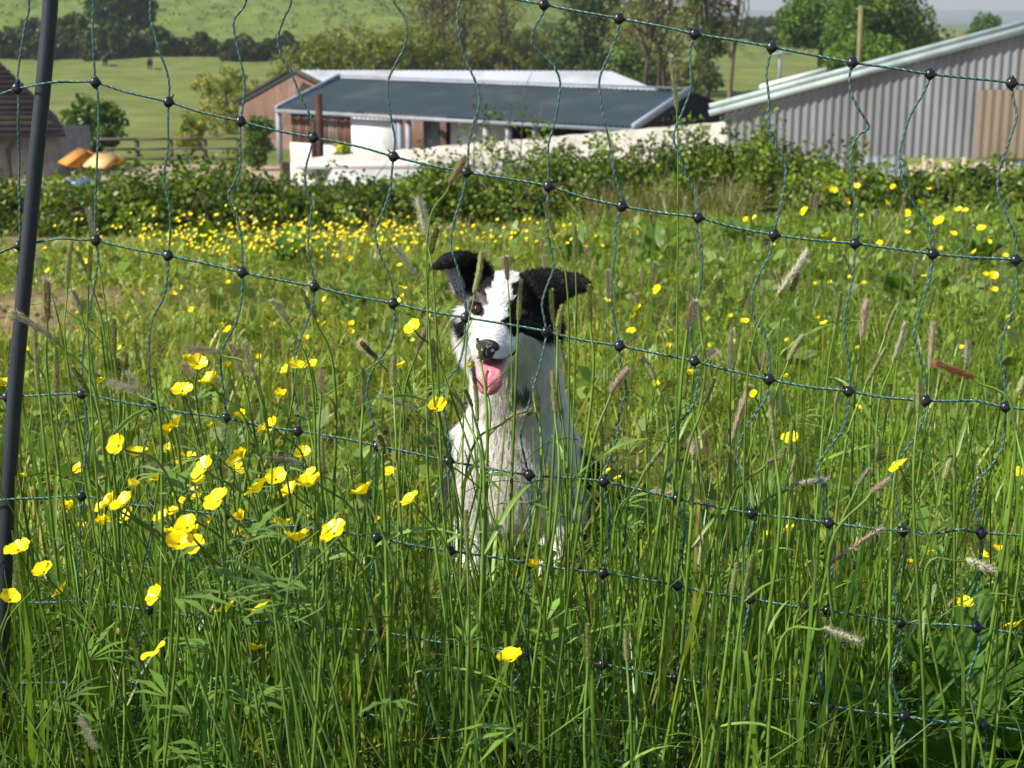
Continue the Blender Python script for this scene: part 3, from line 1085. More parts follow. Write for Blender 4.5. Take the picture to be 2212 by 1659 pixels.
    # trees and shrubs, near to far
    def T(name, label, px, y, ptop, blobs, nclump, crad, per, size, tints, tr, seed, pbase=None, group=None, cat='tree', bark='bark', lean=(0, 0), limb_n=8, mat='leaf'):
        x = float(ray_x(px, y))
        z0 = float(zt(x, y))
        h = max(PY(px, ptop, y)[2] - z0, 2.2 if y > 60 else .9)
        return make_tree(name, label, (x, y, z0), h, blobs, nclump, crad * h, per, size, tints, tr, lean, group, cat, bark, limb_n, seed, mat)

    SHR = [((0, 0, .45), (.42, .42, .42)), ((.28, 0, .6), (.25, .25, .3)), ((-.28, .1, .55), (.26, .26, .3)), ((0, 0, .75), (.25, .25, .25)), ((-.1, -.1, .25), (.5, .5, .22))]
    T('shrub', 'green leafy shrub behind the netting post beside the stone outbuilding', 185, 50, 205, SHR, 170, .09, 34, .16, G_MID, .09, 101, cat='shrub')
    T('shrub', 'yellow green willow shrub left of the timber barn', 480, 66, 138, SHR + [((.35, 0, .3), (.3, .3, .3)), ((-.3, 0, .8), (.12, .12, .2))], 130, .085, 28, .15, G_YEL, .1, 102, cat='shrub', limb_n=14, bark='twig')
    T('shrub', 'pale leafy shrub with a leaning stem in front of the steel corner post', 545, 42, 250, [((0, 0, .5), (.28, .25, .5)), ((.1, 0, .8), (.2, .2, .2))], 80, .09, 26, .12, G_MID, .05, 103, cat='shrub', limb_n=10, bark='twig')
    T('shrub', 'thin sapling with loose leaves at the yard edge', 400, 50, 240, [((0, 0, .55), (.3, .3, .4))], 60, .1, 18, .13, G_YEL, .05, 104, cat='shrub', limb_n=10, bark='twig')
    T('shrub', 'yellow flowering bush beside the white door of the open shed', 726, 37, 297, [((0, 0, .75), (.2, .2, .24)), ((.08, 0, .5), (.22, .2, .3))], 50, .08, 40, .07, [(6.0, 3.7, .5), (4.5, 3.2, .5), (2, 2, .6)], .05, 105, cat='bush')
    T('willow', 'broad olive brown willow thicket above the pale barn roof', 800, 100, 48, [((0, 0, .5), (.95, .6, .45)), ((.5, 0, .62), (.5, .5, .34)), ((-.5, 0, .55), (.5, .5, .36)), ((.95, 0, .4), (.4, .4, .34)), ((-.95, 0, .35), (.4, .4, .34))], 420, .1, 42, .2, G_OLIVE, .16, 106, limb_n=30)
    for i, (px, y, pt, ti) in enumerate(((930, 122, 70, G_OLIVE), (1040, 118, 78, G_BARE), (1140, 124, 62, G_BARE), (1215, 116, 95, G_OLIVE), (1345, 112, 100, G_MID), (1420, 118, 112, G_OLIVE), (1490, 112, 128, G_BARE), (1185, 150, 40, G_HEDGE), (1050, 155, 20, G_OLIVE), (1330, 160, 40, G_OLIVE))):
        T('thicket', ['olive thicket behind the pale roof right of the broad willow', 'brown twiggy thicket behind the middle of the pale roof', 'brown thicket left of the dark ivy tree', 'olive scrub at the foot of the dark ivy tree', 'green scrub behind the right end of the pale roof', 'olive scrub under the slim bare trunks', 'low brown scrub behind the shed gable', 'dark wood edge left of the dark ivy tree', 'olive wood edge behind the bare trees', 'olive wood edge right of the dark ivy tree'][i], px, y, pt, [((0, 0, .45), (.75, .5, .4)), ((.5, 0, .4), (.45, .4, .36)), ((-.5, 0, .42), (.45, .4, .36)), ((.1, 0, .75), (.3, .3, .24)), ((0, -.1, .12), (.9, .3, .16))], 190, .12, 36, .24, ti, .12, 130 + i, group='scrub and thickets beyond the barns', cat='thicket', limb_n=22)
    # bare brown trees
    for i, (px, y, pt, w) in enumerate(((930, 118, -150, .3), (958, 112, -190, .32), (1000, 120, -120, .28), (1085, 125, -90, .28))):
        T('bare_tree', ['thin brown tree coming into leaf, leftmost above the pale roof ridge', 'taller brown twiggy tree above the pale roof, second from the left', 'brown tree with a fine twig haze above the middle of the pale roof', 'short brown tree left of the dark ivy clad tree'][i], px, y, pt, std_blobs(200 + i, 8, w, .1), 110, .07, 16, .2, G_BARE, .16, 210 + i, group='brown half bare trees beyond the barn', limb_n=46)
    T('ivy_tree', 'dark ivy clad tree above the right end of the pale roof', 1262, 105, -260, [((0, 0, .28), (.11, .11, .26)), ((.06, 0, .5), (.13, .13, .25)), ((-.07, 0, .68), (.16, .14, .2)), ((.12, 0, .75), (.18, .16, .2)), ((-.02, 0, .12), (.13, .13, .14))], 330, .05, 40, .24, G_DARK, .3, 301, limb_n=20)
    T('ivy_tree', 'slender ivy clad tree beside the left corner of the grey barn', 1530, 92, -170, [((0, 0, .2), (.07, .07, .2)), ((.02, 0, .36), (.085, .08, .12)), ((-.03, 0, .6), (.1, .09, .2)), ((.05, 0, .8), (.14, .12, .2))], 200, .045, 36, .22, [(.85, .8, .75), (.6, .65, .6), (1.2, 1.0, .8)], .24, 302, limb_n=20)
    for i, (px, y, pt, ln) in enumerate(((1395, 96, -120, .05), (1425, 99, -210, .03), (1580, 95, -190, .06), (1440, 104, -60, -.1))):
        T('bare_tree', ['slim brown bare trunk with sparse leaves left of the tall one', 'tall slim bare trunk between the dark ivy tree and the slender ivy tree', 'leaning bare trunk just right of the slender ivy clad tree', 'low spindly tree leaning left over the shed gable'][i], px, y, pt, std_blobs(230 + i, 6, .3, .2), 70, .07, 15, .2, G_BARE, .17, 240 + i, group='brown half bare trees beyond the barn', lean=(ln, 0), limb_n=30, bark='twig' if i == 2 else 'bark')
    # oaks on the right
    T('oak_tree', 'large bright green oak behind the mossy pole', 1895, 96, -55, [((0, 0, .62), (.4, .36, .34)), ((-.22, 0, .5), (.22, .22, .2)), ((.25, 0, .55), (.24, .24, .24)), ((.33, 0, .38), (.16, .16, .14)), ((-.05, -.1, .8), (.3, .3, .2)), ((.12, 0, .4), (.25, .25, .18))], 420, .085, 40, .24, G_OAK, .35, 401, limb_n=14)
    T('oak_tree', 'bright green oak left of the mossy pole with its trunk showing', 1775, 104, -40, [((0, 0, .72), (.38, .34, .27)), ((-.2, 0, .62), (.24, .24, .16)), ((.2, 0, .62), (.24, .22, .16)), ((.22, 0, .42), (.14, .14, .12))], 300, .08, 40, .24, G_OAK, .32, 402, limb_n=14)
    T('oak_tree', 'round light green tree low against the barn roof', 1872, 80, 72, [((0, 0, .6), (.52, .5, .4)), ((-.3, 0, .45), (.25, .25, .25)), ((.35, 0, .45), (.25, .25, .25))], 220, .1, 40, .2, [(1.3, 1.4, .7), (1, 1.15, .7), (1.5, 1.5, .8)], .22, 403)
    T('oak_tree', 'small round solitary tree against the far blue hills', 2128, 190, 26, [((0, 0, .62), (.36, .34, .32)), ((.2, 0, .5), (.2, .2, .2)), ((-.2, 0, .5), (.2, .2, .2))], 140, .1, 34, .36, [(.9, 1.05, .8), (.7, .85, .8)], .3, 404)
    T('hawthorn', 'grey green thicket between the oaks and the barn roof', 2010, 110, 52, [((0, 0, .5), (.9, .5, .45)), ((-.5, 0, .45), (.5, .4, .4)), ((.5, 0, .4), (.5, .4, .35))], 200, .12, 34, .22, [(1.2, 1.1, .9), (.9, .95, .8)], .15, 405, limb_n=20)
    # hill hedge and tree
    T('ash_tree', 'dark tree standing in the hedge at the foot of the hill', 262, 176, -60, [((0, 0, .55), (.4, .3, .38)), ((.1, 0, .35), (.38, .28, .2)), ((-.25, 0, .55), (.26, .22, .28)), ((.28, 0, .5), (.24, .2, .24))], 380, .085, 36, .45, [(.62, .7, .55), (.5, .58, .5), (.8, .8, .5)], .4, 406)
    hx = [(-40, 48), (60, 38), (150, 30), (235, 44), (330, 52), (430, 68), (520, 72), (610, 70), (690, 80)]
    for i, (px, pt) in enumerate(hx):
        T('field_hedge', 'stretch of dark hedge at the hill foot, ' + ['at the left frame edge', 'under the netting post top', 'right of the netting post', 'below the dark tree', 'behind the nearer cow', 'right of the cows', 'above the yellow green shrub', 'left of the olive willow', 'joining the olive willow'][i], px, 166 + (i % 3), pt, [((0, 0, .36), (.6, .4, .4)), ((.42, 0, .32), (.5, .4, .36)), ((-.42, 0, .35), (.5, .4, .38)), ((.1, 0, .7), (.34, .3, .26)), ((0, -.1, .1), (.8, .3, .16))], 330, .10, 44, .42, G_HEDGE, .2, 420 + i, group='hedges at the foot of the hill', cat='hedge', limb_n=10)
    # right hand field hedges
    for i, (px, y, pt) in enumerate(((1600, 215, 85), (1660, 205, 92), (1730, 200, 98), (1560, 300, 40), (1640, 310, 30), (1720, 300, 45), (1480, 260, 62), (1390, 250, 70))):
        T('field_hedge', 'distant field hedge, ' + ['left of the crossarm pole', 'just above the crossarm pole', 'below the left oak', 'upper one left of the oaks', 'topmost one left of the oaks', 'half hidden by the left oak', 'behind the slim bare trunks', 'right of the dark ivy tree'][i], px, y, pt, [((0, 0, .42), (1.1, .5, .4)), ((.8, 0, .4), (.6, .4, .34)), ((-.8, 0, .4), (.6, .4, .36))], 150, .13, 30, .45, [(.7, .75, .6), (1.0, .9, .7), (.55, .62, .55)], .15, 440 + i, group='hedges across the far fields', cat='hedge', limb_n=8)

    # rushy tufts on the hillside
    rg = np.random.default_rng(11)
    n = 14000
    hx_, hy_ = rg.uniform(-150, 30, n), rg.uniform(172, 330, n)
    keep = (np.abs(hx_) < hy_ * .42 + 12) & (np.sin(hx_ * .12 + hy_ * .05) + np.cos(hy_ * .09 - hx_ * .04) + rg.normal(size=n) * .9 > -.2)
    C = np.stack([hx_, hy_, zt(hx_, hy_) + .12], -1)[keep]
    tag(link('rush_tufts', foliage_mesh('rush_tufts', C, np.full(len(C), .5), 9, .30, [(.6, .7, .55), (.42, .5, .5)], rg, .5)), 'dark rush tufts dotted over the green hillside', 'rushes', kind='stuff')

    # two black cows
    def cow(px, py, y, rz, label):
        x = float(ray_x(px, y))
        z0 = float(zt(x, y))
        f = Field((-1.3, -.5, -.05), (1.3, .5, 1.6), .045)
        f.cone((-.75, 0, .98), (.55, 0, 1.0), .33, .34, .1)
        f.ell((0, 0, .88), (.75, .36, .36), .1)
        f.cone((.55, 0, 1.08), (.98, 0, .95), .2, .14, .1)
        f.cone((.98, 0, .95), (1.15, 0, .62), .13, .085, .06)
        for sx in (.5, -.72):
            for sy in (-.17, .17):
                f.cone((sx, sy, .75), (sx + (.03 if sx > 0 else -.06), sy, .4), .12, .065, .08)
                f.cone((sx + (.03 if sx > 0 else -.06), sy, .4), (sx, sy, .03), .06, .055, .03)
        f.cone((-1.02, 0, 1.1), (-1.1, 0, .45), .035, .03, .04)
        for sy in (-1, 1):
            f.cone((.97, sy * .1, 1.05), (.95, sy * .25, 1.06), .05, .035, .03)
        V, Q = f.mesh()
        o = link('cow', fast_mesh('cow', V, Q, [M['cow']], smooth=True), None, (x, y, z0))
        o.rotation_euler.z = rz
        o.scale = (.85, .85, .85)
        tag(o, label, 'cow', 'black cattle in the valley field')
    cow(222, 146, 159, R(110), 'black cow end on at the left under the dark hill tree')
    cow(319, 157, 156, R(100), 'black cow facing away, the right one of the two cattle')

    # far blue hills
    rg = np.random.default_rng(5)
    for k, (yy, zlo, zhi, nm, tint) in enumerate(((3300, 2, 16, 'hills', None), (4700, 18, 40, 'hills', None))):
        xx = np.linspace(-2600, 3600, 260)
        prof = sum(rg.uniform(.3, 1) * np.sin(xx * fr_ + rg.uniform(0, 6)) / (1 + 900 * fr_) for fr_ in (.0012, .0021, .0043, .008, .016, .031)) 
        prof = (prof - prof.min()) / (np.ptp(prof) + 1e-9)
        top = zlo + (zhi - zlo) * prof
        rows = []
        for u in np.linspace(0, 1, 9):
            rows.append(np.stack([xx, np.full_like(xx, yy + u * 900), -8 + (top + 8) * np.sin(u * math.pi / 2 * 1.0) ** 1.0], -1))
        rows.append(np.stack([xx, np.full_like(xx, yy + 1300), np.full_like(xx, -8)], -1))
        Vh = np.concatenate(rows)
        m_ = len(xx)
        i_ = (np.arange(9)[:, None] * m_ + np.arange(m_ - 1)[None]).ravel()
        hm = plain('far_hill_%d' % k, (0.06, 0.10, 0.05), (0.13, 0.17, 0.07), .012, .95, .05)
        h_ = link('hills', fast_mesh('hills', Vh, np.stack([i_, i_ + 1, i_ + m_ + 1, i_ + m_], -1), [hm], smooth=True))
        tag(h_, ['nearer line of far wooded hills under the sky', 'farthest blue hills on the horizon'][k], 'hills', kind='structure')

# ------------------------------------------------------------------ electric netting and its post
M['cord'] = None


def cord_mat(name, c1, c2, rough=0.35):
    m = plain(name, c1, c2, 260, rough, 0.55, 0.4, 0.6)
    return m


M['cord'] = cord_mat('green_polywire', (0.014, 0.062, 0.048), (0.03, 0.10, 0.08))
M['cord_pale'] = cord_mat('pale_polywire', (0.06, 0.17, 0.15), (0.16, 0.28, 0.27), 0.25)
M['bead'] = plain('black_plastic_bead', (0.010, 0.010, 0.013), (0.016, 0.016, 0.02), 60, 0.3, 0.55)
M['post_plastic'] = plain('dark_grey_plastic', (0.019, 0.022, 0.028), (0.030, 0.034, 0.042), 25, 0.42, 0.5, stretch=(1, 1, .2))
M['steel'] = plain('steel_spike', (0.3, 0.3, 0.3), (0.2, 0.19, 0.18), 20, 0.4, 0.5, metal=0.8)
NET_D = 1.62


def net_depth(px, py):
    sp = 165 + 3.5 * (px - 1106) / 500 - 2.5 * (py - 720) / 340
    return NET_D * 165.0 / sp


def NP(p, off=0.0):
    return PD(p[0], p[1], net_depth(*p) + off)


BEADS = {
 'A': {7: (1175, 10), 8: (1337, 40), 9: (1501, 73), 10: (1667, 102), 11: (1841, 135), 12: (2009, 160), 13: (2185, 179)},
 'B': dict(enumerate([(37, 191), (206, 178), (364, 220), (520, 262), (677, 297), (850, 338), (1008, 372), (1185, 402), (1343, 445), (1508, 470), (1672, 507), (1847, 526), (2015, 548), (2194, 561)])),
 'C': dict(enumerate([(42, 531), (207, 519), (363, 552), (523, 588), (679, 619), (849, 655), (1006, 686), (1180, 716), (1338, 747), (1500, 780), (1661, 819), (1833, 845), (1999, 865), (2172, 879)])),
 'D': dict(enumerate([(15, 858), (177, 851), (329, 880), (488, 903), (643, 931), (816, 963), (970, 996), (1143, 1026), (1304, 1040), (1463, 1077), (1623, 1109), (1790, 1129), (1951, 1147), (2120, 1151)])),
 'E': dict(enumerate([(13, 1079), (176, 1072), (329, 1096), (487, 1113), (640, 1138), (813, 1161), (973, 1190), (1143, 1216), (1303, 1238), (1463, 1265), (1620, 1293), (1788, 1319), (1945, 1345), (2110, 1355)])),
 'F': dict(enumerate([(3, 1300), (172, 1299), (322, 1318), (480, 1339), (642, 1345), (816, 1364), (970, 1391), (1145, 1413), (1301, 1435), (1460, 1465), (1618, 1495), (1790, 1525), (1952, 1548), (2123, 1565)])),
 'G': dict(enumerate([(-8, 1478), (158, 1475), (303, 1475), (465, 1486), (622, 1512), (780, 1541), (936, 1569), (1107, 1611), (1268, 1634), (1440, 1662), (1596, 1690), (1770, 1716), (1935, 1738), (2110, 1752)])),
}
# the top cord goes on over the left, above the frame
for k, q in zip(range(7), [(35, -155), (200, -165), (330, -140), (532, -105), (630, -75), (850, -50), (1010, -18)]):
    BEADS['A'][k] = q
ROWMID = {('B', 0): [(-70, 232), (0, 204)], ('B', 0.5): [(75, 184), (115, 178), (160, 177)], ('C', 0): [(-60, 580), (0, 546)], ('C', 0.5): [(85, 522), (130, 515), (170, 518)],
          ('C', 12.5): [(2060, 866), (2110, 866)], ('D', 12.5): [(2000, 1152), (2040, 1150), (2078, 1144)], ('D', 0): [(-60, 870)], ('E', 0): [(-60, 1088)], ('F', 0): [(-60, 1310)], ('G', 0): [(-60, 1490)], ('A', 0): [(-60, -140)]}
MID = {  # way-points of the upright cords between the beads
 ('A', 0): [(62, 0), (55, 50), (45, 110), (38, 165)], ('B', 0): [(40, 213), (39, 267), (42, 333), (41, 400), (43, 467), (43, 505)], ('C', 0): [(37, 620), (32, 703), (25, 753), (19, 810)], ('D', 0): [(13, 903), (10, 953), (15, 1036)], ('E', 0): [(15, 1106), (7, 1172), (5, 1240)],
 ('A', 1): [(201, 0), (200, 50), (202, 110), (205, 160)], ('B', 1): [(211, 200), (213, 250), (211, 317), (208, 383), (206, 450)], ('C', 1): [(212, 553), (203, 620), (190, 686), (180, 753), (177, 810)], ('D', 1): [(183, 873), (190, 930), (185, 970), (182, 1036)], ('E', 1): [(173, 1130), (172, 1206), (166, 1256)], ('F', 1): [(173, 1339), (163, 1406)],
 ('A', 2): [(325, 0), (325, 40), (333, 70), (343, 107), (360, 153), (366, 187)], ('B', 2): [(363, 267), (363, 317), (354, 383), (362, 427), (368, 467), (367, 517)], ('C', 2): [(363, 586), (353, 643), (333, 680), (323, 723), (323, 770), (322, 803), (327, 843)], ('D', 2): [(325, 913), (310, 975), (310, 1010), (320, 1055)], ('E', 2): [(330, 1123), (325, 1173), (315, 1216), (312, 1246), (320, 1285)], ('F', 2): [(319, 1339), (303, 1389), (301, 1423)],
 ('A', 3): [(532, 0), (507, 40), (506, 67), (515, 110), (527, 167), (528, 200), (523, 240)], ('B', 3): [(519, 300), (518, 360), (503, 400), (494, 417), (498, 440), (515, 480), (523, 533)], ('C', 3): [(523, 620), (520, 660), (507, 703), (483, 746), (477, 786), (482, 836), (487, 880)], ('D', 3): [(488, 926), (482, 966), (470, 996), (467, 1030), (473, 1065)], ('E', 3): [(480, 1173), (472, 1240), (475, 1289)], ('F', 3): [(482, 1389), (470, 1440)],
 ('A', 4): [(630, 0), (612, 43), (600, 87), (610, 127), (630, 160), (653, 217), (676, 263)], ('B', 4): [(672, 320), (660, 367), (662, 410), (673, 443), (667, 500), (667, 550), (675, 590)], ('C', 4): [(677, 646), (668, 683), (653, 720), (638, 766), (633, 803), (637, 853), (645, 900)], ('D', 4): [(640, 953), (630, 986), (620, 1030), (627, 1080)], ('E', 4): [(640, 1206), (637, 1273), (640, 1306)], ('F', 4): [(637, 1389), (627, 1425)],
 ('A', 5): [(850, 0), (872, 33), (880, 63), (874, 100), (854, 140), (840, 170), (837, 200), (844, 250), (853, 300)], ('B', 5): [(847, 367), (842, 413), (827, 457), (811, 493), (813, 520), (825, 560), (840, 593), (849, 630)], ('C', 5): [(852, 680), (850, 713), (840, 746), (814, 783), (797, 816), (793, 853), (799, 886), (812, 930)], ('D', 5): [(812, 983), (804, 1036), (799, 1086), (806, 1130)], ('E', 5): [(804, 1223), (795, 1273), (807, 1323)], ('F', 5): [(804, 1399), (777, 1440), (775, 1490)],
 ('A', 6): [(997, 0), (988, 27), (992, 73), (1004, 123), (1020, 160), (1034, 197), (1034, 233), (1022, 270), (1013, 310), (1011, 350)], ('B', 6): [(1004, 400), (994, 437), (982, 473), (974, 523), (978, 547), (988, 577), (999, 620), (1006, 660)], ('C', 6): [(1005, 700), (1002, 746), (990, 790), (970, 816), (959, 850), (959, 886), (967, 936)], ('D', 6): [(967, 1020), (950, 1053), (949, 1100), (965, 1149)], ('E', 6): [(967, 1223), (959, 1273), (966, 1339)], ('F', 6): [(957, 1426), (932, 1450), (914, 1476), (920, 1510)], ('G', 6): [(930, 1600), (897, 1632), (870, 1660)],
 ('A', 7): [(1174, 27), (1160, 50), (1150, 73), (1154, 100), (1180, 125), (1199, 147), (1210, 177), (1207, 213), (1199, 260), (1185, 313), (1184, 367)], ('B', 7): [(1183, 427), (1180, 473), (1184, 510), (1194, 560), (1194, 586), (1180, 622), (1171, 656), (1176, 690)], ('C', 7): [(1178, 735), (1167, 786), (1154, 830), (1143, 870), (1126, 926), (1127, 960), (1137, 1003)], ('D', 7): [(1147, 1053), (1145, 1106), (1142, 1173)], ('E', 7): [(1142, 1249), (1135, 1306), (1135, 1356), (1142, 1395)], ('F', 7): [(1124, 1456), (1101, 1489), (1098, 1530), (1108, 1580)], ('G', 7): [(1097, 1640), (1085, 1680)],
 ('A', 8): [(1335, 63), (1324, 103), (1307, 137), (1295, 173), (1297, 213), (1304, 253), (1317, 310), (1325, 365), (1339, 415)], ('B', 8): [(1335, 467), (1329, 500), (1329, 547), (1320, 613), (1322, 660), (1331, 708)], ('C', 8): [(1340, 785), (1352, 826), (1349, 856), (1339, 886), (1332, 946), (1318, 985), (1306, 1020)], ('D', 8): [(1305, 1060), (1316, 1105), (1316, 1156), (1306, 1210)], ('E', 8): [(1304, 1273), (1309, 1323), (1303, 1400)], ('F', 8): [(1294, 1473), (1280, 1510), (1270, 1570)],
 ('A', 9): [(1495, 90), (1490, 120), (1493, 167), (1490, 200), (1477, 235), (1463, 268), (1455, 298), (1464, 325), (1478, 367), (1496, 402), (1507, 440)], ('B', 9): [(1506, 500), (1514, 533), (1517, 563), (1513, 613), (1503, 666), (1491, 713), (1496, 750)], ('C', 9): [(1506, 820), (1503, 853), (1494, 880), (1474, 905), (1445, 938), (1439, 980), (1450, 1030)], ('D', 9): [(1475, 1116), (1479, 1160), (1472, 1200), (1464, 1240)], ('E', 9): [(1461, 1293), (1480, 1330), (1480, 1389), (1465, 1440)], ('F', 9): [(1459, 1506), (1456, 1545), (1444, 1590)],
 ('A', 10): [(1663, 120), (1656, 160), (1661, 213), (1660, 260), (1666, 293), (1682, 327), (1696, 360), (1696, 390), (1688, 433), (1676, 483)], ('B', 10): [(1668, 530), (1660, 556), (1641, 590), (1628, 623), (1623, 656), (1632, 690), (1651, 722), (1662, 765)], ('C', 10): [(1659, 840), (1650, 868), (1625, 903), (1605, 936), (1593, 980), (1598, 1020), (1612, 1070)], ('D', 10): [(1626, 1133), (1616, 1166), (1608, 1206), (1614, 1250)], ('E', 10): [(1615, 1323), (1605, 1373), (1608, 1423), (1617, 1470)], ('F', 10): [(1618, 1519), (1608, 1555), (1597, 1600)],
 ('A', 11): [(1836, 160), (1836, 190), (1848, 223), (1866, 253), (1877, 276), (1858, 290), (1843, 312), (1838, 347), (1841, 400), (1850, 460), (1851, 505)], ('B', 11): [(1846, 553), (1838, 620), (1824, 686), (1826, 736), (1835, 800)], ('C', 11): [(1831, 886), (1821, 926), (1795, 963), (1768, 1000), (1770, 1035), (1782, 1080)], ('D', 11): [(1796, 1163), (1801, 1206), (1793, 1253), (1789, 1293)], ('E', 11): [(1786, 1366), (1771, 1423), (1771, 1466), (1786, 1506)], ('F', 11): [(1795, 1566), (1781, 1615), (1768, 1660)],
 ('A', 12): [(2006, 177), (1990, 210), (1971, 240), (1955, 283), (1945, 327), (1946, 373), (1958, 410), (1978, 447), (2002, 482), (2015, 520)], ('B', 12): [(2014, 565), (2005, 613), (1985, 676), (1975, 720), (1985, 766), (1998, 815)], ('C', 12): [(1996, 896), (1978, 940), (1951, 980), (1931, 1010), (1926, 1043), (1938, 1090)], ('D', 12): [(1953, 1173), (1946, 1216), (1931, 1266), (1938, 1306)], ('E', 12): [(1943, 1373), (1930, 1429), (1928, 1473), (1945, 1526)], ('F', 12): [(1949, 1572), (1930, 1610), (1920, 1660)],
 ('A', 13): [(2188, 207), (2196, 250), (2185, 290), (2171, 330), (2157, 372), (2156, 417), (2170, 457), (2188, 497), (2197, 535)], ('B', 13): [(2196, 613), (2188, 670), (2168, 720), (2160, 760), (2169, 820)], ('C', 13): [(2171, 920), (2163, 970), (2138, 1010), (2107, 1042), (2101, 1075), (2110, 1110)], ('D', 13): [(2120, 1183), (2116, 1239), (2108, 1306)], ('E', 13): [(2115, 1393), (2098, 1439), (2090, 1479), (2105, 1529)], ('F', 13): [(2130, 1606), (2116, 1650), (2105, 1690)],
}
POST = [(112, -190), (109, 0), (94, 180), (78, 340), (62, 520), (45, 700), (29, 900), (14, 1150), (6, 1400), (0, 1700)]


def rope(pts, rad, step=0.0016, pitch=0.0078):
    """three helically twisted strands along a curve; returns V, F, material index per face"""
    pts = np.asarray(pts, float)
    seg = np.linalg.norm(np.diff(pts, axis=0), axis=1)
    s = np.concatenate([[0], np.cumsum(seg)])
    n = max(4, int(s[-1] / step))
    u = np.linspace(0, s[-1], n)
    C = np.stack([np.interp(u, s, pts[:, k]) for k in range(3)], -1)
    T = np.gradient(C, axis=0)
    T /= np.linalg.norm(T, axis=1)[:, None]
    N = np.cross(T, np.array([0.1, -1, 0.15]))
    N /= np.linalg.norm(N, axis=1)[:, None]
    B = np.cross(T, N)
    Vs, Fs, Ms, base = [], [], [], 0
    for k in range(3):
        ph = 2 * math.pi * (u / pitch + k / 3) + 0.5 * np.sin(u * 90 + k)
        c = C + (N * np.cos(ph)[:, None] + B * np.sin(ph)[:, None]) * rad * 0.55
        a = np.linspace(0, 2 * math.pi, 5, endpoint=False)
        V = c[:, None] + rad * 0.52 * (np.cos(a)[None, :, None] * N[:, None] + np.sin(a)[None, :, None] * B[:, None])
        i = np.arange(n - 1)[:, None] * 5
        j = np.arange(5)[None]
        kk = (j + 1) % 5
        F = np.stack([i + j, i + kk, i + 5 + kk, i + 5 + j], -1).reshape(-1, 4) + base
        Vs.append(V.reshape(-1, 3))
        Fs.append(F)
        Ms.append(np.full(len(F), 1 if k == 2 else 0))
        base += n * 5
    return np.concatenate(Vs), np.concatenate(Fs), np.concatenate(Ms)


def bead_mesh(seed):
    """round bead with a moulded seam, flattened front face and four short collars"""
    rg = np.random.default_rng(seed)
    r = 0.0058
    bm = bmesh.new()
    bmesh.ops.create_uvsphere(bm, u_segments=18, v_segments=12, radius=r)
    for v in bm.verts:
        if v.co.y < -r * .86:
            v.co.y = -r * .86
        q = math.hypot(v.co.x, v.co.z)
        if abs(v.co.y) < r * .12:
            v.co.x *= 1.06
            v.co.z *= 1.06
    for ang in (0, 90, 180, 270):
        L = rg.uniform(.0014, .0028)
        mat = Matrix.Rotation(R(ang), 4, 'Y') @ Matrix.Translation((r * .75 + L / 2, 0, 0)) @ Matrix.Rotation(R(90), 4, 'Y')
        bmesh.ops.create_cone(bm, cap_ends=True, segments=8, radius1=.0028, radius2=.0016, depth=L, matrix=mat)
    if seed % 2 == 0:                                     # a sprue tag left on the bead
        mat = Matrix.Rotation(R(rg.uniform(0, 360)), 4, 'Y') @ Matrix.Translation((r * 1.3, 0, 0)) @ Matrix.Rotation(R(90), 4, 'Y')
        bmesh.ops.create_cone(bm, cap_ends=True, segments=5, radius1=.0011, radius2=.0007, depth=.005, matrix=mat)
    me = bpy.data.meshes.new('bead')
    bm.to_mesh(me)
    bm.free()
    for p in me.polygons:
        p.use_smooth = True
    me.materials.append(M['bead'])
    return me


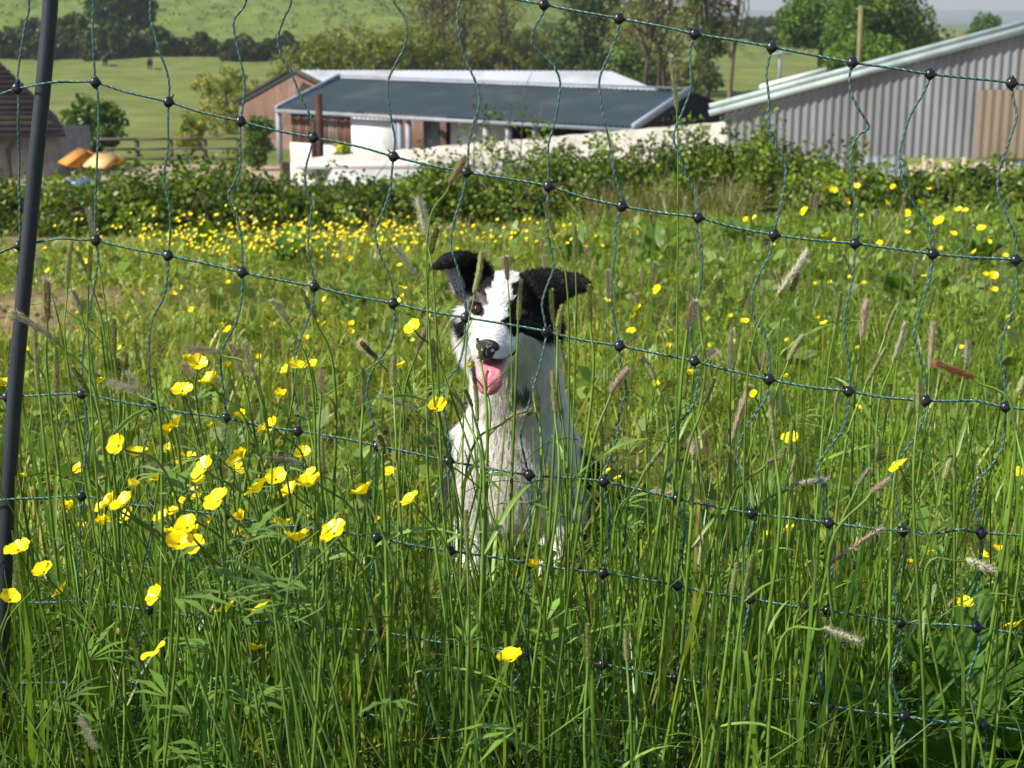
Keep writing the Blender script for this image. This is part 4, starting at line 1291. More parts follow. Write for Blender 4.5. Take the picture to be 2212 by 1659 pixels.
if not ONLY or 'net' in ONLY:
    o0 = Vector(NP(BEADS['G'][0]))
    net = empty('electric_netting', o0)
    tag(net, 'green twisted electric netting with round black beads at every crossing', 'netting')
    inv = Matrix.Translation(-o0)
    rg = np.random.default_rng(21)

    def netpart(name, me):
        o = link(name, me, net)
        o.matrix_parent_inverse = inv
        return o
    rows = list('ABCDEFG')
    # the netting runs on beyond both sides of the frame
    EXT = {}
    for r_ in rows:
        a0, a1, b0, b1 = [np.array(BEADS[r_][k], float) for k in (0, 3, 10, 13)]
        EXT[r_] = {}
        for k in range(-5, 0):
            EXT[r_][k] = tuple(a0 + np.array([-158, 6]) * (-k) + [rg.uniform(-7, 7), rg.uniform(-5, 5)])
        for k in range(14, 20):
            EXT[r_][k] = tuple(b1 + (b1 - b0) / 3 * (k - 13) + [rg.uniform(-7, 7), rg.uniform(-5, 5)])
    for r_ in rows:
        b = BEADS[r_]
        pts = list(ROWMID.get((r_, 0), []))
        for k in range(14):
            pts.append(b[k])
            pts += ROWMID.get((r_, k + .5), [])
            if k < 13 and not ROWMID.get((r_, k + .5)):
                m = (np.array(b[k]) + np.array(b[k + 1])) / 2 + [rg.uniform(-12, 12), rg.uniform(-1.5, 3.5)]
                pts.append(tuple(m))
        pts = [EXT[r_][k] for k in range(-5, 0)] + pts + [EXT[r_][k] for k in range(14, 20)]
        # the cord passes in front of or behind the leaning post in turn
        P3 = []
        for q in pts:
            off = 0.0
            px_post = np.interp(q[1], [p[1] for p in POST], [p[0] for p in POST])
            if abs(q[0] - px_post) < 46:
                off = -.010 if r_ in 'BE' else .012
            P3.append(NP(q, off))
        V, F, mi = rope(catmull(P3, 10), .00152)
        netpart('horizontal_cord', fast_mesh('horizontal_cord', V, F, [M['cord'], M['cord_pale']], smooth=True, midx=mi))
    for k in range(14):
        pts = []
        for r_ in rows:
            pts.append(BEADS[r_][k])
            q = MID.get((r_, k))
            if q is None and r_ != 'G':
                a, b = np.array(BEADS[r_][k]), np.array(BEADS[rows[rows.index(r_) + 1]][k])
                q = [tuple(a * .67 + b * .33 + [rg.uniform(-14, 4), 0]), tuple(a * .33 + b * .67 + [rg.uniform(-14, 4), 0])]
            pts += q or []
        last = np.array(pts[-1])
        pts += [tuple(last + [-12, 90]), tuple(last + [-20, 190])]
        P3 = []
        for q in pts:
            off = 0.0
            px_post = np.interp(q[1], [p[1] for p in POST], [p[0] for p in POST])
            if abs(q[0] - px_post) < 42 and k == 0:
                off = .014 if q[1] > 330 else -.003
            P3.append(NP(q, off + rg.normal() * .0006))
        V, F, mi = rope(catmull(P3, 8), .00140)
        netpart('upright_cord', fast_mesh('upright_cord', V, F, [M['cord'], M['cord_pale']], smooth=True, midx=mi))
    for k in list(range(-5, 0)) + list(range(14, 20)):
        pts = []
        for i, r_ in enumerate(rows):
            a = np.array(EXT[r_][k])
            pts.append(tuple(a))
            if i < 6:
                b = np.array(EXT[rows[i + 1]][k])
                w_ = rg.uniform(-30, 30)
                pts += [tuple(a * .67 + b * .33 + [w_, 0]), tuple(a * .33 + b * .67 + [w_ * rg.uniform(-.8, .8), 0])]
        pts += [tuple(np.array(pts[-1]) + [rg.uniform(-20, 20), 120])]
        V, F, mi = rope(catmull([NP(q) for q in pts], 8), .00140, step=.003)
        netpart('upright_cord', fast_mesh('upright_cord', V, F, [M['cord'], M['cord_pale']], smooth=True, midx=mi))
    bms = [bead_mesh(i) for i in range(5)]
    bv = np.array([v.co[:] for v in bms[1].vertices])
    bt = [tuple(p.vertices) for p in bms[1].polygons]
    ob = MB()
    for r_ in rows:
        for k in list(range(-5, 0)) + list(range(14, 20)):
            ob.add(bv + NP(EXT[r_][k]), bt)
    for k in range(14):
        for r_ in 'AG':
            if BEADS[r_][k][1] < -30 or BEADS[r_][k][1] > 1720:
                ob.add(bv + NP(BEADS[r_][k]), bt)
    tag(netpart('outer_bead', ob.mesh('outer_bead', M['bead'], smooth=True)), kind='stuff')
    for r_ in rows:
        for k in range(14):
            px, py = BEADS[r_][k]
            if py < -30 or py > 1720:
                continue
            off = .012 if (k == 0 and r_ in 'CDEFG') else 0.0
            o = netpart('bead', bms[rg.integers(5)])
            q = NP((px, py), off)
            j = np.array(BEADS[r_][min(k + 1, 13)]) - np.array(BEADS[r_][max(k - 1, 0)])
            o.rotation_euler = (R(-12) + rg.normal() * .12, -math.atan2(-j[1], j[0]) , rg.normal() * .15)
            o.location = q
            o.scale = (1, 1, rg.uniform(.94, 1.06))
    # the leaning post
    PP = [PD(px, py, net_depth(px, py) + .008) for px, py in POST]
    pts = catmull(PP, 6)
    base = Vector(PP[-1])
    post = empty('netting_post', base)
    tag(post, 'leaning dark grey plastic post holding up the netting at the left', 'post')
    part(MB().tube(pts, .0086, 20, cap=True), 'shaft', M['post_plastic'], post, True)
    d_ = (PP[-1] - PP[-2]) / np.linalg.norm(PP[-1] - PP[-2])
    part(MB().tube([PP[-1] - d_ * .01, PP[-1] + d_ * .14, PP[-1] + d_ * .18], [.0042, .004, .001], 8), 'ground_spike', M['steel'], post, True)
    part(MB().tube([PP[-1] - d_ * .012, PP[-1] + d_ * .004], .012, 14), 'foot_collar', M['bead'], post, True)

# ------------------------------------------------------------------ the dog
HF = np.array([-0.235, -0.965, -0.05])
HF /= np.linalg.norm(HF)
HX = np.cross([0.035, 0.0, 1.0], HF)
HX /= np.linalg.norm(HX)
HZ = np.cross(HF, HX)
HZ = -HZ if HZ[2] < 0 else HZ
HE = PD(1082, 669, 2.62)                                # between the eyes


def H(x, y, z):
    """head frame, centimetres: x to the dog's left, y out along the muzzle, z up"""
    return HE + (HX * x + HF * y + HZ * z) * .01


HAX = np.array([HX, HF, HZ])


def to_head(P):
    return (P - HE) @ HAX.T * 100


def sheet(upper, lower, n=26, m=13, bow=0.0, rad=.0034):
    U = catmull(upper, 8)
    L = catmull(lower, 8)
    rs = lambda C: np.stack([np.interp(np.linspace(0, 1, n), np.linspace(0, 1, len(C)), C[:, k]) for k in range(3)], -1)
    U, L = rs(U), rs(L)
    v = np.linspace(0, 1, m)[:, None, None]
    P = U[None] * (1 - v) + L[None] * v
    P[..., 1] += bow * np.sin(v[..., 0] * math.pi) * np.linspace(1, .3, n)[None]
    P = P.reshape(-1, 3)
    return np.array([H(*p) for p in P]), rad


def fur_colour(P, N):
    """coat colours by place on the body"""
    q = to_head(P)
    x, y, z = q[:, 0], q[:, 1], q[:, 2]
    white = np.array([.93, .905, .87])
    black = np.array([.012, .011, .012])
    grey = np.array([.10, .095, .09])
    c = np.tile(white, (len(P), 1))
    head = z > -9.5
    # head: black cap with a white blaze
    bl = np.interp(z, [-6, -3.5, -1.5, 0.5, 3, 6, 8], [-9, -4.6, -2.3, -2.0, -2.1, -1.6, -1.0])       # left edge of the blaze
    br = np.interp(z, [-6, -5, -4, -2.6, -1.2, 0, 1.5, 4, 6, 8], [9, 7.4, 5.2, 2.6, 1.5, 1.6, 1.9, 2.1, 1.9, 1.5])
    wob = .35 * np.sin(z * 2.3 + x) + .25 * np.sin(z * 5.1 + 2)
    lb = (x < bl + wob) & (z > np.interp(x, [-9, -7, -5, -3.5, -2], [-2.2, -2.4, -1.7, -1.2, -1.0]) + wob * .6)
    rb = (x > br + wob) & (z > np.interp(x, [1, 3, 5, 7, 9, 11, 12], [-2.0, -2.9, -4.4, -5.6, -6.2, -6.0, -4]) + wob)
    patch = ((x + 7.2) / 1.8) ** 2 + ((z + 3.5) / 1.6) ** 2 < 1 + wob * .4
    behind = (y < -5.5) & (z > -3)
    blk = head & (lb | rb | patch | behind) & (y < 6.0)
    c[blk] = black
    # greyish round the left eye, tan freckles
    ring = ((x + 4.0) / 2.4) ** 2 + ((z - 0.1) / 1.9) ** 2 < 1
    c[blk & ring & (y > -4)] = grey * .8
    soft = blk & lb & ~patch & (z < 1.9 + wob) & (y > -5)
    c[soft] = np.array([.20, .185, .175])
    wl_ = blk & lb & ~patch & (z < -.9) & (y > -4)
    c[wl_] = white * .8
    for ex in (-3.95, 3.95):
        rim = (((x - ex) / 1.75) ** 2 + (z / 1.3) ** 2 < 1) & (y > -3)
        c[rim] = black * 1.5
    # inside of the left ear is pale
    inner = (x < -7.7) & (z > 1.8) & (z < 6.3) & (x > -11.2) & (y > -6) & ((N @ HF) > .05) & (x + .5 * (z - 4) < -8.2)
    c[inner] = (.62, .52, .48)
    # muzzle speckle and lips
    lip = head & (y > 1.5) & (np.abs(z - np.interp(y, [3, 9.5], [-5.9, -6.7])) < .45)
    c[lip] = (.07, .045, .045)
    # chest: cream down the middle, grey below the chin
    low = ~head
    wx, wy, wz = P[:, 0], P[:, 1], P[:, 2]
    cream = np.exp(-((wx - .0) / .045) ** 2) * (low & (wz < .34)) * .36
    c = c * (1 - cream[:, None]) + np.array([.60, .51, .40]) * cream[:, None]
    pd = low & (((wx - .022) / .022) ** 2 + ((wz - .258) / .02) ** 2 < 1 + .5 * np.sin(wx * 300))
    c[pd] = (.20, .19, .19)
    flank = low & (wy > np.where(wx > .03, 2.98, 2.80) + .03 * np.sin(wz * 60)) & (wz < .30)
    c[flank] = black
    side = low & (wx < -.094) & (wz < .15) & (wy > 2.73)
    c[side] = (.05, .045, .045)
    back = low & (wy > np.where(wx > .03, 2.84, 2.76)) & (wz >= .2)
    c[back] = black
    return c


M['coat'] = leafy('dog_coat', (1, 1, 1), 0.0, (1, 1, 1), rough=.75, spec=.2, vary=.12, vscale=220)
M['fur'] = leafy('dog_fur', (1, 1, 1), 0.42, (1, 1, 1), rough=.55, spec=.25, vary=.08, vscale=300)
M['nose'] = plain('wet_black_nose', (.012, .012, .014), (.02, .02, .022), 300, .3, .6, bump=.4)
M['tongue'] = plain('pink_tongue', (.72, .26, .30), (.62, .19, .24), 90, .38, .5, bump=.25)
M['mouth'] = plain('dark_mouth', (.10, .025, .03), (.05, .015, .015), 60, .4, .5)
M['iris'] = plain('brown_iris', (.045, .018, .008), (.022, .009, .004), 300, .08, .6)
M['pupil'] = plain('black_pupil', (.003, .003, .003), None, 10, .05, .8)

if not ONLY or 'dog' in ONLY:
    GZ_D = float(zt(0, 2.68))
    f = Field((-.34, 2.36, GZ_D - .02), (.36, 3.30, HE[2] + .15), .0036)
    hw = lambda a, b, ra, rb, k=.02, sub=False: f.cone(H(*a), H(*b), ra * .01, rb * .01, k, sub)
    he = lambda c, r, k=.02, sub=False: f.ell(H(*c), np.array(r) * .01, k, HAX, sub)
    # body, seen from the front, sitting
    f.ell((.004, 2.79, .10), (.092, .11, .18), .03)
    f.cone((.002, 2.84, .10), (.005, 3.06, -.005), .105, .115, .05)
    f.ell((.01, 3.09, -.03), (.11, .11, .10), .04)
    f.cone(H(.6, -5.5, -4), (.014, 2.765, .20), .072, .086, .04)
    for s in (-1, 1):
        f.cone((s * .072 + .004, 2.755, .12), (s * .083 + .003, 2.765, .0), .05, .04, .025)
        f.cone((s * .083 + .003, 2.765, .0), (s * .083 + .003, 2.725, GZ_D + .055), .038, .026, .015)
        f.cone((s * .083 + .003, 2.725, GZ_D + .055), (s * .083 + .003, 2.69, GZ_D + .026), .028, .033, .015)
        for t in (-1, 0, 1):
            f.cone((s * .083 + .003 + t * .018, 2.685, GZ_D + .026), (s * .083 + .003 + t * .022, 2.655 + abs(t) * .008, GZ_D + .018), .017, .014, .008)
        f.cone((s * .085 + .01, 3.04, -.03), (s * .09 + .005, 2.92, -.08), .075, .048, .04)
        f.cone((s * .10, 2.92, GZ_D + .05), (s * .105, 2.84, GZ_D + .025), .034, .03, .03)
    f.cone((.03, 3.16, -.08), (.17, 3.24, GZ_D + .05), .045, .035, .03)
    # head
    he((.0, -4.6, .9), (5.6, 6.3, 4.9), .02)
    he((.0, -1.6, .2), (4.4, 3.6, 3.4), .02)
    hw((0, .6, -2.2), (.1, 5.0, -3.6), 3.4, 2.95, .02)
    hw((.1, 5.0, -3.6), (.3, 9.0, -4.6), 2.9, 2.35, .015)
    he((.3, 9.4, -4.3), (2.1, 1.5, 1.6), .01)
    he((-5.2, -6.5, -8.5), (3.6, 4.0, 5.0), .03)
    for s in (-1, 1):
        he((s * 3.9, -2.5, -2.9), (3.4, 4.0, 3.6), .02)
        he((s * 5.6, -5.5, -4.2), (3.7, 3.5, 4.4), .02)
        he((s * 3.0, -.3, 1.35), (1.9, 1.3, .95), .012)          # brow
        he((s * 1.6 + .3, 8.0, -5.3), (1.55, 2.2, 1.6), .01)         # flews
        he((s * 2.7 + .1, 4.6, -4.8), (1.6, 3.4, 1.6), .012)
    hw((0, -2, -7), (0, 3.0, -8.6), 3.2, 2.0, .02)
    hw((0, 3.0, -8.6), (0, 7.2, -10.0), 1.75, 1.15, .01)
    # open mouth, eye sockets
    for s in (-1, 0, 1):
        hw((s * 4.7, 1.6, -5.3), (s * 1.9 + .2, 10.5, -8.1), .85, 1.1, .004, True)
        hw((s * 4.4, 2.6, -6.2), (s * 2.4 + .2, 9.0, -8.2), .8, 1.0, .004, True)
    EYES = [(-3.95, .45, .0), (3.95, .45, -.1)]
    for e in EYES:
        he((e[0], e[1] + .9, e[2]), (1.5, .9, 1.05), .006, True)
    # ears
    P, r_ = sheet([(-2.4, -4.6, 5.4), (-4.6, -4.2, 7.8), (-7.4, -3.6, 8.9), (-10.5, -2.6, 8.7), (-12.6, -1.2, 6.7)],
                  [(-6.6, -3.0, .2), (-8.8, -2.4, 1.2), (-9.9, -2.2, 3.6), (-10.9, -1.8, 6.3), (-12.4, -1.1, 6.6)], bow=-2.0)
    f.points(P, r_, .006)
    P, r_ = sheet([(-5.8, -2.8, 8.5), (-8, -2.2, 9.1), (-10.8, -1.8, 8.6), (-12.7, -.8, 6.6)],
                  [(-7.0, -2.6, 7.4), (-9, -1.0, 7.1), (-10.8, -.4, 6.6), (-12.6, -.6, 6.5)], bow=.8)
    f.points(P, r_, .006)
    P, r_ = sheet([(2.6, -4.6, 5.4), (5.5, -4.4, 6.5), (9.4, -4.0, 6.6), (13.2, -2.6, 6.7), (15.5, -1.4, 5.7)],
                  [(7.0, -4.2, -1.5), (9.4, -3.6, .6), (11.3, -2.8, 2.4), (13.5, -1.9, 3.8), (15.7, -1.2, 4.7)], bow=1.3)
    f.points(P, r_, .006)
    V, Q = f.mesh()
    V = V.astype(np.float64)
    # light smoothing
    for it in range(2):
        acc = np.zeros_like(V)
        cnt = np.zeros(len(V))
        for a, b in ((0, 1), (1, 2), (2, 3), (3, 0)):
            np.add.at(acc, Q[:, a], V[Q[:, b]])
            np.add.at(acc, Q[:, b], V[Q[:, a]])
            np.add.at(cnt, Q[:, a], 1)
            np.add.at(cnt, Q[:, b], 1)
        V = .5 * V + .5 * acc / cnt[:, None]
    fn = np.cross(V[Q[:, 2]] - V[Q[:, 0]], V[Q[:, 3]] - V[Q[:, 1]])
    VN = np.zeros_like(V)
    for a in range(4):
        np.add.at(VN, Q[:, a], fn)
    VN /= np.linalg.norm(VN, axis=1)[:, None] + 1e-12
    VC = fur_colour(V, VN)
    q = to_head(V)
    mouth = (q[:, 1] > .5) & (q[:, 2] < -5.2) & (q[:, 2] > -9.6) & (np.abs(q[:, 0]) < 3.9) & (((VN @ HZ) > .25) & (q[:, 2] < -7.2) | ((VN @ HZ) < -.55) & (q[:, 2] < -5.6) & (q[:, 2] > -7.6) | (q[:, 1] < 3.4) & (q[:, 2] > -8) & (q[:, 2] < -6.0) & (np.abs(q[:, 0]) < 3.2))
    VC[mouth] = (.06, .02, .022)
    dog = link('dog', fast_mesh('dog', V, Q, [M['coat']], VC, smooth=True))
    # origin on the ground between the paws
    o0 = Vector((0.0, 2.70, GZ_D))
    dog.data.transform(Matrix.Translation(-o0))
    dog.location = o0
    tag(dog, 'black and white sheepdog sitting behind the netting with its tongue out', 'dog')
    inv_d = Matrix.Translation(-o0)

    def dogpart(name, me):
        o = link(name, me, dog)
        o.matrix_parent_inverse = inv_d
        return o

    def ell_mesh(name, c, r, mat, seg=20, axes=HAX):
        bm = bmesh.new()
        bmesh.ops.create_uvsphere(bm, u_segments=seg, v_segments=seg // 2 + 2, radius=1)
        V_ = np.array([v.co[:] for v in bm.verts])
        V_ = np.array(H(*c))[None] + (V_ * np.array(r) * .01) @ axes
        for v, p in zip(bm.verts, V_):
            v.co = p
        bmesh.ops.recalc_face_normals(bm, faces=bm.faces)
        me = bpy.data.meshes.new(name)
        bm.to_mesh(me)
        bm.free()
        for p in me.polygons:
            p.use_smooth = True
        me.materials.append(mat)
        return me
    for e in EYES:
        eb = dogpart('eye', ell_mesh('eye', (e[0], e[1] + .15, e[2]), (1.2, 1.0, .9), M['iris'], 24))
        pu = link('pupil', ell_mesh('pupil', (e[0] - .1, e[1] + .8, e[2] + .05), (.6, .42, .56), M['pupil'], 16), eb)
        pu.matrix_parent_inverse = inv_d
    # nose with nostrils
    fo = Field(H(0, 10, -4) - .035, H(0, 10, -4) + .035, .0014)
    fo.ell(H(.35, 10.5, -4.0), np.array((2.1, 1.15, 1.4)) * .01, .006, HAX)
    fo.ell(H(.35, 10.6, -5.3), np.array((1.1, .8, 1.0)) * .01, .008, HAX)
    for s in (-1, 1):
        fo.ell(H(s * 1.1 + .35, 11.4, -4.3), np.array((.42, .7, .32)) * .01, .002, HAX, True)
        fo.ell(H(s * 1.75 + .35, 11.0, -4.7), np.array((.3, .6, .2)) * .01, .002, HAX, True)
    fo.ell(H(.35, 11.6, -5.0), np.array((.09, .5, .9)) * .01, .002, HAX, True)
    Vn, Qn = fo.mesh()
    dogpart('nose', fast_mesh('nose', Vn, Qn, [M['nose']], smooth=True))
    # tongue: a thick strap lolling out of the mouth
    ft = Field(H(-.6, 9, -10) - .06, H(-.6, 9, -10) + .06, .0018)
    TP = catmull([(.1, 3.5, -7.9), (.3, 7.0, -8.3), (.45, 9.2, -8.4), (.5, 10.4, -9.4), (.55, 10.7, -10.6), (.5, 10.5, -11.9)], 6)
    for i, p in enumerate(TP):
        t = i / (len(TP) - 1)
        wd = np.interp(t, [0, .4, .75, .92, 1], [1.8, 1.75, 1.9, 1.5, .9])
        for s in np.linspace(-1, 1, 11):
            cup = -.35 * (s * s - .3) if t > .45 else .25 * (s * s)
            ft.points([H(p[0] + s * wd, p[1] + (-cup if t < .45 else cup) * (1 if t > .45 else 0) , p[2] + (cup if t <= .45 else 0))], .0036 - .0006 * abs(s), .006)
    for i in range(len(TP) - 1):
        t = i / (len(TP) - 1)
        if t > .35:
            a, b = TP[i], TP[i + 1]
            dv = .62 if t < .97 else .4
            ft.cone(H(a[0], a[1] + dv, a[2] + .1), H(b[0], b[1] + dv, b[2]), .0011, .0011, .003, True)
    Vt, Qt = ft.mesh()
    dogpart('tongue', fast_mesh('tongue', Vt, Qt, [M['tongue']], smooth=True))

    # fur: short tapered strands rooted all over the coat
    rg = np.random.default_rng(33)
    A = .5 * np.linalg.norm(fn, axis=1)
    cen = V[Q].mean(1)
    qh = to_head(cen)
    ishead = qh[:, 2] > -9.5
    wgt = A * np.where(ishead, 3.2, 1.0) * np.where(cen[:, 1] > 2.95, .4, 1)
    bare = (np.linalg.norm(qh - np.array([.35, 10.6, -4.3]), axis=1) < 2.1)
    for e in EYES:
        bare |= np.linalg.norm((qh - np.array([e[0], e[1] + .6, e[2]])) / np.array([1.35, 1.2, .95]), axis=1) < 1
    bare |= mouth[Q].any(1)
    wgt[bare] = 0
    NF = 190000
    k = rg.choice(len(Q), NF, p=wgt / wgt.sum())
    w = rg.dirichlet((1, 1, 1, 1), NF)
    root = (V[Q[k]] * w[..., None]).sum(1)
    nn = (VN[Q[k]] * w[..., None]).sum(1)
    nn /= np.linalg.norm(nn, axis=1)[:, None]
    rh = to_head(root)
    nose_p = H(0, 11, -2.5)
    flow = root - nose_p
    flow_b = np.tile(np.array([0, .15, -1.0]), (NF, 1))
    hmask = sstep(-11, -7, rh[:, 2])[:, None]
    flow = flow / np.linalg.norm(flow, axis=1)[:, None] * hmask + flow_b * (1 - hmask)
    ruff = (np.exp(-((np.abs(rh[:, 0]) - 7.5) / 2.6) ** 2) * sstep(-.5, -3, rh[:, 2]))[:, None]
    flow = flow + ruff * np.stack([np.sign(rh[:, 0]) * .5, np.zeros(NF), -np.ones(NF)], -1) * .8
    flow -= nn * (flow * nn).sum(1)[:, None]
    flow /= np.linalg.norm(flow, axis=1)[:, None] + 1e-9
    length = np.where(rh[:, 2] > -9.5, .009, .019)
    length = np.where((rh[:, 1] > 3) & (rh[:, 2] > -9.5), .0055, length)
    length = np.where((np.abs(rh[:, 0]) > 5.5) & (rh[:, 2] < -1.2) & (rh[:, 2] > -9.5), .026, length)
    length = np.where(root[:, 2] < .0, .020, length)
    length = np.where(root[:, 2] < GZ_D + .06, .007, length)
    length = np.where((rh[:, 0] < -7.4) & (rh[:, 2] > .8) | (rh[:, 0] > 9.6) & (rh[:, 2] > -.5), .006, length)
    length *= rg.uniform(.6, 1.3, NF)
    lock = np.stack([np.sin(root[:, 2] * 110 + 4 * np.sin(root[:, 0] * 60)) + np.sin(root[:, 0] * 190 + root[:, 2] * 70), np.zeros(NF), .4 * np.sin(root[:, 0] * 150)], -1) * .16 * (1 - hmask)
    d = flow * rg.uniform(.75, 1.1, (NF, 1)) + nn * rg.uniform(.10, .34, (NF, 1)) + rg.normal(size=(NF, 3)) * .13 + lock
    d /= np.linalg.norm(d, axis=1)[:, None]
    side = np.cross(d, nn) + rg.normal(size=(NF, 3)) * .25
    side /= np.linalg.norm(side, axis=1)[:, None]
    wd = np.where(rh[:, 2] > -9.5, .0004, .0006)[:, None] * rg.uniform(.7, 1.3, (NF, 1))
    L_ = length[:, None]
    droop = np.array([0, 0, -1.0]) * .22
    p0 = root - nn * .001
    p1 = root + d * L_ * .5
    p2 = root + d * L_ + (flow * .25 + droop) * L_ * .6
    FV = np.stack([p0 - side * wd, p0 + side * wd, p1 + side * wd * .8, p1 - side * wd * .8, p2], 1).reshape(-1, 3)
    b5 = np.arange(NF)[:, None] * 5
    F4 = b5 + np.array([[0, 1, 2, 3]])
    F3 = b5 + np.array([[3, 2, 4]])
    cc = fur_colour(root, nn) * rg.uniform(.88, 1.08, (NF, 1))
    me = fast_mesh('fur', FV, [F4, F3], [M['fur']], (cc[:, None] * np.array([.88, .88, 1.0, 1.0, 1.04])[None, :, None]).reshape(-1, 3), smooth=False)
    dogpart('fur', me)

# ------------------------------------------------------------------ grass
def blade_mesh(name, base, h, w, ldir, lean, curl, phi, tint, nseg=4, mat='grass', wprof=None):
    """ribbons: base (n,3), height, width, lean direction, straight lean and curved lean, facing angle"""
    n = len(base)
    t = np.linspace(0, 1, nseg + 1)
    L = np.stack([np.cos(ldir), np.sin(ldir), np.zeros(n)], -1)
    hor = (lean[:, None] * t + curl[:, None] * t ** 2.2) * h[:, None]
    ver = h[:, None] * (t - .42 * np.minimum(curl, 1.3)[:, None] * t ** 2.6)
    C = base[:, None] + hor[..., None] * L[:, None] + ver[..., None] * np.array([0, 0, 1.0])
    S = np.stack([np.cos(phi), np.sin(phi), np.zeros(n)], -1)
    wp = (1 - t ** 2.2) * (.55 + .9 * t * (1 - t) * 2) if wprof is None else wprof(t)
    wp[-1] = max(wp[-1], .04)
    W = w[:, None] * wp[None] * .5
    V = np.stack([C - S[:, None] * W[..., None], C + S[:, None] * W[..., None]], 2)
    k = (nseg + 1) * 2
    b = np.arange(n)[:, None, None] * k + np.arange(nseg)[None, :, None] * 2
    F = (b + np.array([0, 1, 3, 2])[None, None]).reshape(-1, 4)
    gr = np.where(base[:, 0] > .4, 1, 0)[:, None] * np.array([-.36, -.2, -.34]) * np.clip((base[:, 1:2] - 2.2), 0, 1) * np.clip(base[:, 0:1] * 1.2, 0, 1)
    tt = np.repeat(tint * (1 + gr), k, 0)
    return V.reshape(-1, 3), F, tt


def field_points(n, y0, y1, rg, pow_=1.0, margin=.35):
    y = y0 + (y1 - y0) * rg.uniform(0, 1, n) ** pow_
    x = rg.uniform(-1, 1, n) * (y * .36 + margin)
    return x, y


def noise2(x, y, s=1.0, seed=0.0):
    return (np.sin(x * 1.7 * s + 1.3 + seed) * np.cos(y * 2.1 * s + seed * 2) + np.sin((x + y) * 3.1 * s + 2 + seed) * .6 + np.cos((x - 1.4 * y) * 4.7 * s + seed) * .4) / 2


def sparse(x, y):
    """bare trodden places in the meadow: 1 = no grass"""
    a = np.exp(-((x + 2.35) / .8) ** 2 - ((y - 6.7) / 1.0) ** 2)
    b = .85 * np.exp(-((x - 1.0) / .5) ** 2 - ((y - 2.75) / .25) ** 2)
    c = .9 * sstep(.22, .27, x / y) * sstep(1.86, 1.78, y)
    return np.clip(a * 1.1 + b + c, 0, .96)


def in_dog(x, y):
    return ((x - .01) / .15) ** 2 + ((y - 2.87) / .30) ** 2 < 1


def tints(n, rg, base=(1, 1, 1), dry=.05, yel=.25):
    c = np.tile(np.array(base, float), (n, 1)) * rg.uniform(.7, 1.25, (n, 1))
    u = rg.uniform(size=n)
    c[u < yel] *= np.array([1.45, 1.2, .8])
    c[u > 1 - dry] = np.array([2.6, 1.35, 2.2]) * rg.uniform(.6, 1.1, (int((u > 1 - dry).sum()), 1))
    m = (u > .55) & (u < .7)
    c[m] *= np.array([.75, .9, 1.2])
    return c


